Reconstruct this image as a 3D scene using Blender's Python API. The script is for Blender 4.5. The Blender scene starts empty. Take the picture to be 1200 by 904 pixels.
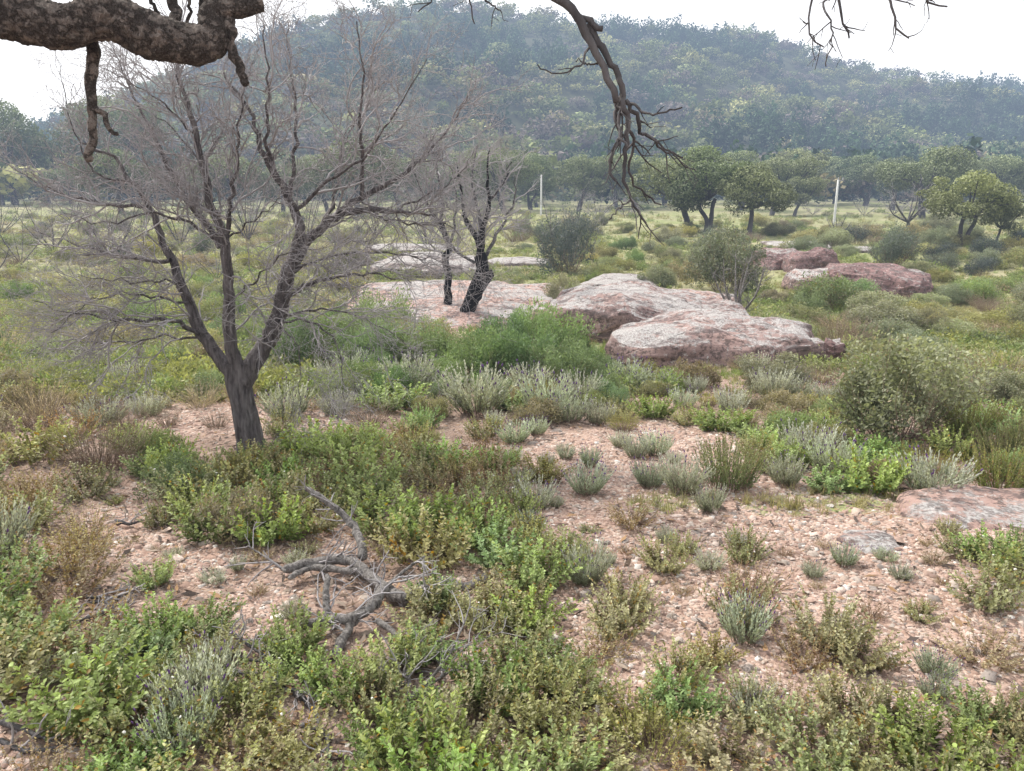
import bpy, math, random
import numpy as np
from mathutils import Vector
from math import sin, cos, tan, pi, radians as R_
random.seed(7)
rng = np.random.default_rng(11)
S = bpy.context.scene
COL = S.collection

# ------------------------------------------------------------------ camera
CAMZ = 3.5; PITCH = R_(14.4); FPX = 924.0
cam = bpy.data.objects.new("camera", bpy.data.cameras.new("camera")); COL.objects.link(cam)
cam.location = (0, 0, CAMZ); cam.rotation_euler = (pi/2-PITCH, 0, 0)
cam.data.sensor_width = 36; cam.data.lens = FPX/1200*36
cam.data.clip_start = 0.05; cam.data.clip_end = 9000
S.camera = cam

def ray(px, py):
    a = (px-600)/FPX; b = -(py-452)/FPX
    return np.array([a, b*sin(PITCH)+cos(PITCH), b*cos(PITCH)-sin(PITCH)])
def project(x, y, z):
    z = z-CAMZ
    d = y*cos(PITCH)-z*sin(PITCH); u = y*sin(PITCH)+z*cos(PITCH)
    d = np.where(np.abs(d) < 1e-4, 1e-4, d)
    return 600+FPX*x/d, 452-FPX*u/d, d

def wob(x, y, s, k=0):
    return (np.sin(x*s+1.3+k)*np.cos(y*s*.83+.7+k)+.6*np.sin(x*s*1.9+y*s*1.3+2.1+k)+.4*np.sin(x*s*-2.7+y*s*3.1+k*2))/2
def H(x, y):
    x = np.asarray(x, float); y = np.asarray(y, float)
    s = 3.0
    h = 0.1*s*np.logaddexp(0, (18-y)/s)
    h = h+.04*wob(x, y, 1.1)+.10*wob(x, y, .33, 2)*np.clip(y/14, .2, 1)
    h = h+.25*wob(x, y, .07, 4)*np.clip((y-20)/40, 0, 1)
    return h
_ys = np.concatenate([np.arange(.5, 30, .03), np.arange(30, 400, .4)])
def G(px, py):
    d = ray(px, py)
    xs = d[0]/d[1]*_ys; zs = CAMZ+d[2]/d[1]*_ys
    hh = H(xs, _ys)
    i = np.argmax(zs < hh) if (zs < hh).any() else len(_ys)-1
    y = _ys[i]
    return float(d[0]/d[1]*y), float(y), float(H(d[0]/d[1]*y, y))
def PX(px, py, y):
    d = ray(px, py)
    return np.array([d[0]/d[1]*y, y, CAMZ+d[2]/d[1]*y])

# ------------------------------------------------------------------ mesh helpers
def mesh_np(name, V, F, mat, parent=None, C=None, smooth=False):
    V = np.asarray(V, np.float32); F = np.asarray(F, np.int32)
    me = bpy.data.meshes.new(name)
    k = F.shape[1]; n = len(F)
    me.vertices.add(len(V)); me.vertices.foreach_set("co", V.ravel())
    me.loops.add(n*k); me.loops.foreach_set("vertex_index", F.ravel())
    me.polygons.add(n); me.polygons.foreach_set("loop_start", np.arange(0, n*k, k, dtype=np.int32))
    if smooth: me.polygons.foreach_set("use_smooth", np.ones(n, bool))
    if C is not None:
        at = me.color_attributes.new("Col", 'FLOAT_COLOR', 'POINT')
        c4 = np.ones((len(V), 4), np.float32); c4[:, :3] = C
        at.data.foreach_set("color", c4.ravel())
    me.update(calc_edges=True); me.validate()
    if mat: me.materials.append(mat)
    o = bpy.data.objects.new(name, me); COL.objects.link(o)
    if parent: o.parent = parent
    return o
def empty(name, loc=(0, 0, 0), rz=0):
    o = bpy.data.objects.new(name, None); COL.objects.link(o); o.location = loc; o.rotation_euler = (0, 0, rz)
    o.empty_display_size = .1
    return o
def tag(o, label=None, cat=None, group=None, kind=None):
    if label: o["label"] = label
    if cat: o["category"] = cat
    if group: o["group"] = group
    if kind: o["kind"] = kind
    return o
def n3(P, s, k=0):
    x, y, z = P[:, 0]*s, P[:, 1]*s, P[:, 2]*s
    return (np.sin(x+1.7*np.sin(y*.9+k)+k)*np.cos(y*1.1+z*.6+k)+np.sin(z*1.3+1.5*np.sin(x*.7+k*2))+.5*np.sin(x*2.3+y*1.9-z*1.7+k))/2.2
class Geo:
    def __init__(s): s.V = []; s.F = []; s.C = []; s.n = 0
    def add(s, V, F, C=None):
        V = np.asarray(V, float); F = np.asarray(F, int)
        s.V.append(V); s.F.append(F+s.n); s.n += len(V)
        s.C.append(np.ones((len(V), 3))*.5 if C is None else np.broadcast_to(C, (len(V), 3)))
    def tube(s, P, Rr, k=6, rough=0, C=None):
        P = np.asarray(P, float); n = len(P); Rr = np.asarray(Rr, float)
        T = np.gradient(P, axis=0); T /= np.linalg.norm(T, axis=1)[:, None]+1e-9
        ref = np.array([0, 0, 1.]) if abs(T.mean(0)[2]) < .8 else np.array([1., 0, 0])
        A = np.cross(T, ref); A /= np.linalg.norm(A, axis=1)[:, None]+1e-9
        B = np.cross(T, A)
        a = np.arange(k)/k*2*pi
        rr = Rr[:, None]*(1+(rng.normal(0, rough, (n, k)) if rough else 0))
        V = P[:, None]+rr[..., None]*(np.cos(a)[None, :, None]*A[:, None]+np.sin(a)[None, :, None]*B[:, None])
        i = np.arange(n-1)[:, None]*k; j = np.arange(k)[None]; j2 = (j+1) % k
        F = np.stack([i+j, i+j2, i+k+j2, i+k+j], -1).reshape(-1, 4)
        s.add(V.reshape(-1, 3), F, C)
    def obj(s, name, mat, parent=None, smooth=False):
        return mesh_np(name, np.concatenate(s.V), np.concatenate(s.F), mat, parent, np.concatenate(s.C), smooth)
    def gnarl(s, P, Rr, k=30, amp=.12, fs=22.):
        n0 = s.n; s.tube(P, Rr, k)
        V = s.V[-1].reshape(len(P), k, 3); c = np.asarray(P)[:, None]
        q = V.reshape(-1, 3); f = 1+amp*(n3(q, fs*.3, 1)+.8*n3(q, fs, 2)-.75*np.abs(n3(q, fs*2.4, 3))-.6*np.abs(n3(q, fs*5.5, 5))+.3*n3(q, fs*13, 7))+amp*.4
        s.V[-1] = (c+(V-c)*f.reshape(len(P), k, 1)).reshape(-1, 3)
    def arr(s): return np.concatenate(s.V), np.concatenate(s.F), np.concatenate(s.C)

# ------------------------------------------------------------------ materials
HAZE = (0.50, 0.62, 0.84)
def mat_new(name, haze=True):
    m = bpy.data.materials.new(name); m.use_nodes = True
    nt = m.node_tree; nt.nodes.clear()
    out = nt.nodes.new("ShaderNodeOutputMaterial")
    return m, nt, out
def nd(nt, t, **kw):
    n = nt.nodes.new(t)
    for k, v in kw.items():
        if k in n.inputs: n.inputs[k].default_value = v
        else: setattr(n, k, v)
    return n
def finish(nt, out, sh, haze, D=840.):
    """aerial haze: the farther a surface stands from the clearing, the more bluish air light is painted into its material as emission"""
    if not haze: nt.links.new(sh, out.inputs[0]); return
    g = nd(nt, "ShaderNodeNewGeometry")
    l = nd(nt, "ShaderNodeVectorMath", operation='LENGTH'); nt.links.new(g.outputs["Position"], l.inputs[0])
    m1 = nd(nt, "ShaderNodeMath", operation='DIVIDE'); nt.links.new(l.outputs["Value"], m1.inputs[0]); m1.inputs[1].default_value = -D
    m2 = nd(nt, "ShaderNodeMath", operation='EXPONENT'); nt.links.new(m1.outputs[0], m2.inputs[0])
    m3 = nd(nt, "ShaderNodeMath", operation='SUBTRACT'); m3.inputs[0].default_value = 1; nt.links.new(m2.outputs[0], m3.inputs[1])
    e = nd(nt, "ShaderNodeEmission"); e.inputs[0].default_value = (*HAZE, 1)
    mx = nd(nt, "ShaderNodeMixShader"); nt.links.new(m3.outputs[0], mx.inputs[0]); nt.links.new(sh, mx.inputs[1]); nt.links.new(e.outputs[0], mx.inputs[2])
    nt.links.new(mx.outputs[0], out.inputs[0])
def mathn(nt, op, a, b=None, clamp=False):
    n = nd(nt, "ShaderNodeMath", operation=op, use_clamp=clamp)
    for i, v in enumerate((a, b)):
        if v is None: continue
        if isinstance(v, (int, float)): n.inputs[i].default_value = v
        else: nt.links.new(v, n.inputs[i])
    return n.outputs[0]
def mixc(nt, f, a, b, bt='MIX'):
    n = nd(nt, "ShaderNodeMix", data_type='RGBA', blend_type=bt)
    for i, v in ((0, f), (6, a), (7, b)):
        if isinstance(v, (int, float)): n.inputs[i].default_value = v
        elif isinstance(v, tuple): n.inputs[i].default_value = (*v, 1)
        else: nt.links.new(v, n.inputs[i])
    return n.outputs[2]
def noise(nt, scale, detail=4, vec=None, rough=.5, out=0):
    n = nd(nt, "ShaderNodeTexNoise"); n.inputs["Scale"].default_value = scale; n.inputs["Detail"].default_value = detail
    n.inputs["Roughness"].default_value = rough
    if vec is not None: nt.links.new(vec, n.inputs["Vector"])
    return n.outputs[out]
def ramp(nt, f, stops):
    n = nd(nt, "ShaderNodeValToRGB"); nt.links.new(f, n.inputs[0])
    cr = n.color_ramp
    while len(cr.elements) < len(stops): cr.elements.new(.5)
    for e, (p, c) in zip(cr.elements, stops):
        e.position = p; e.color = (*c, 1) if isinstance(c, tuple) else (c, c, c, 1)
    return n.outputs[0]

def foliage_mat(name, transl=.35, rough=.55, haze=True, spread=1.0):
    m, nt, out = mat_new(name)
    at = nd(nt, "ShaderNodeAttribute", attribute_name="Col")
    oi = nd(nt, "ShaderNodeObjectInfo")
    hs = nd(nt, "ShaderNodeHueSaturation")
    nt.links.new(mathn(nt, 'ADD', mathn(nt, 'MULTIPLY', oi.outputs["Random"], .035*spread), .5-.02*spread), hs.inputs["Hue"])
    r2 = mathn(nt, 'FRACT', mathn(nt, 'MULTIPLY', oi.outputs["Random"], 17.3))
    r3 = mathn(nt, 'FRACT', mathn(nt, 'MULTIPLY', oi.outputs["Random"], 71.7))
    nt.links.new(mathn(nt, 'ADD', mathn(nt, 'MULTIPLY', r2, .35*spread), 1-.2*spread), hs.inputs["Value"])
    nt.links.new(mathn(nt, 'ADD', mathn(nt, 'MULTIPLY', r3, .3*spread), 1-.15*spread), hs.inputs["Saturation"])
    nt.links.new(at.outputs["Color"], hs.inputs["Color"])
    b = nd(nt, "ShaderNodeBsdfPrincipled"); b.inputs["Roughness"].default_value = rough
    b.inputs["Specular IOR Level"].default_value = .35
    nt.links.new(hs.outputs[0], b.inputs["Base Color"])
    t = nd(nt, "ShaderNodeBsdfTranslucent")
    nt.links.new(mixc(nt, 1.0, hs.outputs[0], (1.15, 1.2, .7), 'MULTIPLY'), t.inputs[0])
    mx = nd(nt, "ShaderNodeMixShader"); mx.inputs[0].default_value = transl
    nt.links.new(b.outputs[0], mx.inputs[1]); nt.links.new(t.outputs[0], mx.inputs[2])
    finish(nt, out, mx.outputs[0], haze)
    return m
def bark_mat(name, c1, c2, c3, scale=14, bump=.5, haze=True, stretch=.18, cork=False, bd=.02):
    m, nt, out = mat_new(name)
    tc = nd(nt, "ShaderNodeTexCoord")
    mp = nd(nt, "ShaderNodeMapping"); mp.inputs["Scale"].default_value = (1, 1, stretch)
    nt.links.new(tc.outputs["Object"], mp.inputs[0])
    n1 = noise(nt, scale, 6, mp.outputs[0], .65)
    n2 = noise(nt, scale*.3, 3, tc.outputs["Object"])
    n3 = noise(nt, scale*6, 3, mp.outputs[0], .6)
    c = ramp(nt, n1, [(.32, c1), (.5, c2), (.72, c3)])
    c = mixc(nt, mathn(nt, 'MULTIPLY', n2, .5), c, c1)
    hh = mathn(nt, 'ADD', n1, mathn(nt, 'MULTIPLY', n3, .4))
    if cork:
        m2 = nd(nt, "ShaderNodeMapping"); m2.inputs["Scale"].default_value = (.42, 1, 1); nt.links.new(tc.outputs["Object"], m2.inputs[0])
        vo = nd(nt, "ShaderNodeTexVoronoi", feature='DISTANCE_TO_EDGE'); vo.inputs["Scale"].default_value = 24
        nt.links.new(mixc(nt, .10, m2.outputs[0], noise(nt, 22, 6, tc.outputs["Object"], .75, 1)), vo.inputs["Vector"])
        pl = ramp(nt, vo.outputs[0], [(0., .25), (.14, 1.)])
        c = mixc(nt, pl, (.05, .042, .038), c); c = mixc(nt, ramp(nt, n3, [(.5, 0.), (.72, .4)]), c, (.42, .38, .35))
        hh = mathn(nt, 'ADD', hh, mathn(nt, 'MULTIPLY', pl, 1.2))
    b = nd(nt, "ShaderNodeBsdfPrincipled"); b.inputs["Roughness"].default_value = .9; b.inputs["Specular IOR Level"].default_value = .15
    nt.links.new(c, b.inputs["Base Color"])
    bp = nd(nt, "ShaderNodeBump"); bp.inputs["Strength"].default_value = bump; bp.inputs["Distance"].default_value = bd
    nt.links.new(hh, bp.inputs["Height"]); nt.links.new(bp.outputs[0], b.inputs["Normal"])
    finish(nt, out, b.outputs[0], haze)
    return m
def plain_mat(name, c, rough=.8, haze=True, var=.25, scale=8):
    m, nt, out = mat_new(name)
    tc = nd(nt, "ShaderNodeTexCoord")
    n = noise(nt, scale, 4, tc.outputs["Object"])
    b = nd(nt, "ShaderNodeBsdfPrincipled"); b.inputs["Roughness"].default_value = rough; b.inputs["Specular IOR Level"].default_value = .25
    nt.links.new(mixc(nt, n, tuple(v*(1-var) for v in c), tuple(v*(1+var) for v in c)), b.inputs["Base Color"])
    finish(nt, out, b.outputs[0], haze); return m
def col_mat(name, rough=.85, haze=True, spec=.2):
    m, nt, out = mat_new(name)
    at = nd(nt, "ShaderNodeAttribute", attribute_name="Col")
    b = nd(nt, "ShaderNodeBsdfPrincipled"); b.inputs["Roughness"].default_value = rough; b.inputs["Specular IOR Level"].default_value = spec
    tc = nd(nt, "ShaderNodeTexCoord")
    n = noise(nt, 90, 3, tc.outputs["Object"])
    nt.links.new(mixc(nt, mathn(nt, 'MULTIPLY', n, .5), at.outputs["Color"], (.12, .09, .075)), b.inputs["Base Color"])
    finish(nt, out, b.outputs[0], haze); return m

def rock_mat(name, pink=(.34, .235, .21), dark=(.15, .11, .108), lich=(.52, .50, .485), amount=.54):
    m, nt, out = mat_new(name)
    tc = nd(nt, "ShaderNodeTexCoord"); g = nd(nt, "ShaderNodeNewGeometry")
    pos = g.outputs["Position"]
    mp = nd(nt, "ShaderNodeMapping"); mp.inputs["Scale"].default_value = (.6, 1, 2.2); mp.inputs["Rotation"].default_value = (.15, .12, .3)
    nt.links.new(pos, mp.inputs[0])
    n1 = noise(nt, 1.6, 8, mp.outputs[0], .62); n2 = noise(nt, 5, 9, pos, .78); n3 = noise(nt, 38, 4, pos, .6); n4 = noise(nt, .8, 3, pos)
    base = mixc(nt, ramp(nt, n1, [(.35, 0.), (.62, 1.)]), pink, dark)
    base = mixc(nt, mathn(nt, 'MULTIPLY', n3, .55), base, tuple(min(1, v*1.7) for v in pink))
    sp = nd(nt, "ShaderNodeSeparateXYZ"); nt.links.new(g.outputs["Normal"], sp.inputs[0])
    up = mathn(nt, 'MULTIPLY', sp.outputs[2], .42)
    f = mathn(nt, 'ADD', mathn(nt, 'ADD', up, mathn(nt, 'MULTIPLY', n2, .75)), mathn(nt, 'MULTIPLY', n4, .45))
    f = mathn(nt, 'ADD', f, amount-.5)
    lf = ramp(nt, mathn(nt, 'MULTIPLY', f, .7), [(.685, 0.), (.73, .95)])
    lc = mixc(nt, ramp(nt, n3, [(.42, 0.), (.60, 1.)]), lich, (.25, .225, .215))
    n5 = noise(nt, 11, 5, pos, .7)
    base = mixc(nt, ramp(nt, n5, [(.50, 0.), (.57, .8)]), base, (.09, .07, .065))
    c = mixc(nt, lf, base, lc)
    n6 = noise(nt, 2.3, 8, mp.outputs[0], .75)
    c = mixc(nt, ramp(nt, n6, [(.53, 0.), (.60, .8)]), c, (.115, .09, .088))
    n7 = noise(nt, 9, 5, pos, .8)
    c = mixc(nt, ramp(nt, n7, [(.60, 0.), (.65, .75)]), c, (.60, .59, .57))
    vo = nd(nt, "ShaderNodeTexVoronoi", feature='DISTANCE_TO_EDGE'); vo.inputs["Scale"].default_value = 1.1
    nt.links.new(mixc(nt, .25, mp.outputs[0], noise(nt, 2, 4, pos, out=1)), vo.inputs["Vector"])
    crack = mathn(nt, 'MULTIPLY', ramp(nt, vo.outputs[0], [(0., 1.), (.02, 0.)]), ramp(nt, n2, [(.45, 0.), (.6, 1.)]))
    c = mixc(nt, mathn(nt, 'MULTIPLY', crack, .4), c, (.05, .035, .03))
    b = nd(nt, "ShaderNodeBsdfPrincipled"); b.inputs["Roughness"].default_value = .9; b.inputs["Specular IOR Level"].default_value = .2
    nt.links.new(c, b.inputs["Base Color"])
    bp = nd(nt, "ShaderNodeBump"); bp.inputs["Strength"].default_value = .9; bp.inputs["Distance"].default_value = .12
    h = mathn(nt, 'SUBTRACT', mathn(nt, 'ADD', mathn(nt, 'ADD', n1, mathn(nt, 'MULTIPLY', n2, .5)), mathn(nt, 'MULTIPLY', n3, .12)), mathn(nt, 'MULTIPLY', crack, .35))
    nt.links.new(h, bp.inputs["Height"]); nt.links.new(bp.outputs[0], b.inputs["Normal"])
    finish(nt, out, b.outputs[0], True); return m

def ground_mat():
    m, nt, out = mat_new("ground_soil")
    g = nd(nt, "ShaderNodeNewGeometry"); pos = g.outputs["Position"]
    at = nd(nt, "ShaderNodeAttribute", attribute_name="Col")
    sp = nd(nt, "ShaderNodeSeparateColor"); nt.links.new(at.outputs["Color"], sp.inputs[0])
    n0 = noise(nt, .9, 5, pos, .6); n1 = noise(nt, 5, 6, pos, .65); n2 = noise(nt, 30, 5, pos, .7); n3 = noise(nt, .12, 5, pos, .6)
    soil = mixc(nt, ramp(nt, n1, [(.35, 0.), (.65, 1.)]), (.41, .275, .215), (.54, .41, .34))
    soil = mixc(nt, ramp(nt, n2, [(.42, 0.), (.6, .8)]), soil, (.22, .14, .11))
    vo = nd(nt, "ShaderNodeTexVoronoi"); vo.inputs["Scale"].default_value = 26; nt.links.new(pos, vo.inputs["Vector"])
    vc = nd(nt, "ShaderNodeSeparateColor"); nt.links.new(vo.outputs["Color"], vc.inputs[0])
    stone = mixc(nt, vc.outputs[0], (.34, .22, .18), (.66, .55, .49))
    sm = mathn(nt, 'MULTIPLY', ramp(nt, vo.outputs["Distance"], [(.25, 1.), (.5, 0.)]), ramp(nt, vc.outputs[1], [(.4, 0.), (.5, 1.)]))
    soil = mixc(nt, sm, soil, stone)
    # low turf, moss and straw
    gr = mixc(nt, ramp(nt, n1, [(.35, 0.), (.7, 1.)]), (.16, .18, .08), (.30, .28, .16))
    gr = mixc(nt, ramp(nt, n0, [(.40, 0.), (.66, .9)]), gr, (.42, .37, .24))
    gr = mixc(nt, ramp(nt, n3, [(.42, 0.), (.6, .6)]), gr, (.21, .255, .085))
    gf = mathn(nt, 'ADD', sp.outputs[1], mathn(nt, 'MULTIPLY', mathn(nt, 'SUBTRACT', n1, .5), 1.6))
    gf = mathn(nt, 'ADD', gf, mathn(nt, 'MULTIPLY', mathn(nt, 'SUBTRACT', n0, .5), 1.2))
    c = mixc(nt, ramp(nt, gf, [(.38, 0.), (.62, 1.)]), soil, gr)
    lt = mixc(nt, n2, (.09, .065, .05), (.22, .165, .13))
    c = mixc(nt, mathn(nt, 'MULTIPLY', sp.outputs[2], ramp(nt, n1, [(.3, 1.), (.75, .2)])), c, lt)
    b = nd(nt, "ShaderNodeBsdfPrincipled"); b.inputs["Roughness"].default_value = .95; b.inputs["Specular IOR Level"].default_value = .15
    nt.links.new(c, b.inputs["Base Color"])
    bp = nd(nt, "ShaderNodeBump"); bp.inputs["Strength"].default_value = .8; bp.inputs["Distance"].default_value = .03
    nt.links.new(mathn(nt, 'ADD', mathn(nt, 'ADD', n1, mathn(nt, 'MULTIPLY', n2, .5)), mathn(nt, 'MULTIPLY', sm, .4)), bp.inputs["Height"]); nt.links.new(bp.outputs[0], b.inputs["Normal"])
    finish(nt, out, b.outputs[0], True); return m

M_GROUND = ground_mat()
M_LEAF = foliage_mat("shrub_leaves")
M_TREELEAF = foliage_mat("tree_leaves", transl=.2, rough=.6, spread=.8)
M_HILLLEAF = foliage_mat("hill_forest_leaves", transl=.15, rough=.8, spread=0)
M_STEM = plain_mat("shrub_stems", (.21, .15, .11))
M_BARE = bark_mat("bare_tree_bark", (.07, .06, .062), (.20, .18, .18), (.38, .35, .35), 30, 1., bd=.05)
M_TWIG = plain_mat("twig_bark", (.33, .31, .315), var=.3, scale=3)
M_BURNT = bark_mat("burnt_bark", (.008, .008, .009), (.018, .017, .018), (.045, .04, .04), 12, .8)
M_OAKBARK = bark_mat("cork_bark", (.05, .046, .048), (.11, .103, .105), (.21, .195, .195), 9, 1.)
M_CORK = bark_mat("overhead_cork_bark", (.13, .108, .095), (.28, .235, .205), (.46, .40, .355), 34, 1., stretch=.6, bd=.05, cork=True)
M_DRIFT = bark_mat("dead_wood", (.09, .083, .078), (.31, .285, .27), (.56, .53, .50), 45, 1., stretch=.6, bd=.03)
M_STONE = col_mat("gravel_stones")
M_ROCK = rock_mat("lichened_sandstone")
M_ROCKP = rock_mat("pink_sandstone", pink=(.43, .29, .245), dark=(.29, .20, .18), amount=.50)
M_ROCKD = rock_mat("dark_sandstone", pink=(.26, .16, .15), dark=(.13, .09, .09), lich=(.42, .40, .38), amount=.46)
M_ROCKG = rock_mat("pale_slab", pink=(.30, .25, .23), dark=(.18, .155, .15), lich=(.50, .48, .46), amount=.54)
M_FLOWER = plain_mat("lavender_flower", (.14, .07, .21))
M_WHITE = plain_mat("white_petal", (.8, .78, .72), var=.05)
M_POLE = plain_mat("pole_paint", (.62, .62, .60), var=.1)
M_METAL = plain_mat("pole_metal", (.25, .25, .26), var=.1)

# ------------------------------------------------------------------ ground sheet
def smooth(a, b, x):
    t = np.clip((x-a)/(b-a), 0, 1); return t*t*(3-2*t)
BARE = [(960, 640, 290, 95), (640, 640, 120, 150), (780, 560, 220, 70), (165, 615, 75, 55), (235, 660, 60, 32), (300, 715, 70, 40), (30, 505, 75, 35),
        (900, 760, 260, 150), (420, 600, 60, 60), (250, 490, 170, 20), (40, 880, 110, 40), (1140, 385, 80, 8), (520, 400, 30, 16), (1100, 720, 160, 110)]
GREEN = [(1010, 590, 170, 22), (780, 590, 80, 14), (1120, 430, 120, 30), (640, 350, 90, 30), (900, 268, 330, 16), (1060, 300, 160, 20),
         (760, 300, 110, 20), (480, 520, 60, 15)]
def zones(x, y, z):
    px, py, d = project(x, y, z)
    px = np.where((y > .5), px, 600); 
    bare = np.zeros_like(x); gr = np.zeros_like(x)
    for cx, cy, rx, ry in BARE: bare = np.maximum(bare, 1-smooth(.7, 1.15, np.hypot((px-cx)/rx, (py-cy)/ry)))
    for cx, cy, rx, ry in GREEN: gr = np.maximum(gr, 1-smooth(.6, 1.2, np.hypot((px-cx)/rx, (py-cy)/ry)))
    base = .12+.62*smooth(9, 17, y)
    g = np.clip(base*(1-.9*bare)+gr*.55, 0, 1)
    litter = np.clip((1-bare)*(1-smooth(8, 16, y))*.75, 0, 1)
    return bare, g, litter
def build_ground():
    rows = np.concatenate([np.linspace(-40, -4, 8), np.linspace(-3.5, 1, 16), 1+(np.exp(np.linspace(0, 7.9, 520))-1)*1.25])
    u = np.concatenate([[-14, -6, -3, -2], np.linspace(-1.4, 1.4, 420), [2, 3, 6, 14]])
    U, Y = np.meshgrid(u, rows)
    X = U*(np.abs(Y)*.75+2.5)
    Z = H(X, Y)
    x, y, z = X.ravel(), Y.ravel(), Z.ravel()
    near = (y < 14)
    z = z+np.where(near, .012*wob(x, y, 9)+.006*wob(x, y, 27, 3), 0)
    z = z-np.where(y > 900, (y-900)*.004, 0)
    b, g, l = zones(x, y, z)
    n, mcol = U.shape
    i = np.arange(n-1)[:, None]*mcol; j = np.arange(mcol-1)[None]
    F = np.stack([i+j, i+j+1, i+mcol+j+1, i+mcol+j], -1).reshape(-1, 4)
    o = mesh_np("ground", np.stack([x, y, z], 1), F, M_GROUND, None, np.stack([b, g, l], 1), True)
    tag(o, kind="structure")
build_ground()

# ------------------------------------------------------------------ hill
CR = np.array([(-500, 215), (-200, 190), (0, 172), (60, 155), (130, 122), (200, 98), (300, 52), (370, 24), (430, 10), (480, 2), (560, 2), (620, 14), (700, 26), (780, 29), (850, 36), (900, 50), (960, 70), (1030, 84), (1100, 92), (1165, 100), (1230, 102), (1400, 125), (1700, 160)], float)
CR[:, 1] += 9
def hill_z(x, y):
    r = np.hypot(x, y); px = 600+FPX*(x/np.maximum(y, 1))
    cy = np.interp(px, CR[:, 0], CR[:, 1])
    b = -(cy-452)/FPX
    el = (b*cos(PITCH)-sin(PITCH))/(b*sin(PITCH)+cos(PITCH))
    yc = 440+45*np.sin(x*.006)          # where the crest runs
    Zc = el*yc+CAMZ
    t = (y-165)/(yc-165)
    tt = np.clip(t, 0, 1)
    z = Zc*(tt**1.15)
    z = z+(9*wob(x, y, .021, 1)+5*wob(x, y, .05, 3))*np.sin(np.clip(tt, 0, 1)*pi)*np.clip(Zc/60, 0, 1)
    z = np.where(t > 1, Zc*(1-.25*(t-1)-.3*(t-1)**2), z)
    return np.where(t < 0, t*6, z)-1.0
def build_hill():
    ys = np.linspace(150, 900, 130); us = np.linspace(-1.25, 1.25, 220)
    U, Y = np.meshgrid(us, ys); X = U*Y
    Z = np.maximum(hill_z(X, Y), -12)
    n, mc = U.shape
    i = np.arange(n-1)[:, None]*mc; j = np.arange(mc-1)[None]
    F = np.stack([i+j, i+j+1, i+mc+j+1, i+mc+j], -1).reshape(-1, 4)
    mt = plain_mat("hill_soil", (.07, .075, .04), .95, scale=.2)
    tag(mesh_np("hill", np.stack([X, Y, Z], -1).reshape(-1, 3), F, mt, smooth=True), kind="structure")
build_hill()

def leafcloud(r_, n, lobes, size, flat=.8, shade=True, elong=1.6):
    """n leaf clumps over lobes (cx,cy,cz,rx,ry,rz): quads on and in the lobe's shell"""
    L = np.array(lobes); w = (L[:, 3]*L[:, 5]); k = r_.choice(len(L), n, p=w/w.sum())
    d = r_.normal(0, 1, (n, 3)); d[:, 2] = d[:, 2]*.9+.15; d /= np.linalg.norm(d, axis=1)[:, None]
    rad = r_.uniform(.55, 1.08, n)**.6
    c = L[k, :3]+d*L[k, 3:6]*rad[:, None]
    nrm = d+r_.normal(0, .75, (n, 3)); nrm /= np.linalg.norm(nrm, axis=1)[:, None]
    a = np.cross(nrm, r_.normal(0, 1, (n, 3))); a /= np.linalg.norm(a, axis=1)[:, None]
    b = np.cross(nrm, a)
    s = size*r_.uniform(.6, 1.35, n)[:, None]
    V = np.stack([c-a*s, c+b*s/elong, c+a*s, c-b*s/elong], 1).reshape(-1, 3)
    F = np.arange(4*n).reshape(-1, 4)
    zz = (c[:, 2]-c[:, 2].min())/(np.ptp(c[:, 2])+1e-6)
    lum = (.38+.85*zz)*r_.uniform(.7, 1.3, n)*np.where(rad > .8, 1.1, .75)*(r_.uniform(.8, 1.2, len(L))[k])  # painted shading: clumps brighten towards the crown top, darken low and inside
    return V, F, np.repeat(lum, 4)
def merge(templates, pos, scl, rot, cols, kidx):
    Vs, Fs, Cs = [], [], []; n = 0
    for i in range(len(pos)):
        V, F, l = templates[kidx[i]]
        c, s = cos(rot[i]), sin(rot[i])
        v = V*scl[i]
        v = np.stack([v[:, 0]*c-v[:, 1]*s, v[:, 0]*s+v[:, 1]*c, v[:, 2]], 1)+pos[i]
        Vs.append(v); Fs.append(F+n); n += len(V)
        Cs.append(l[:, None]*cols[i] if l.ndim == 1 else l*cols[i])
    return np.concatenate(Vs), np.concatenate(Fs), np.concatenate(Cs)

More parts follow.
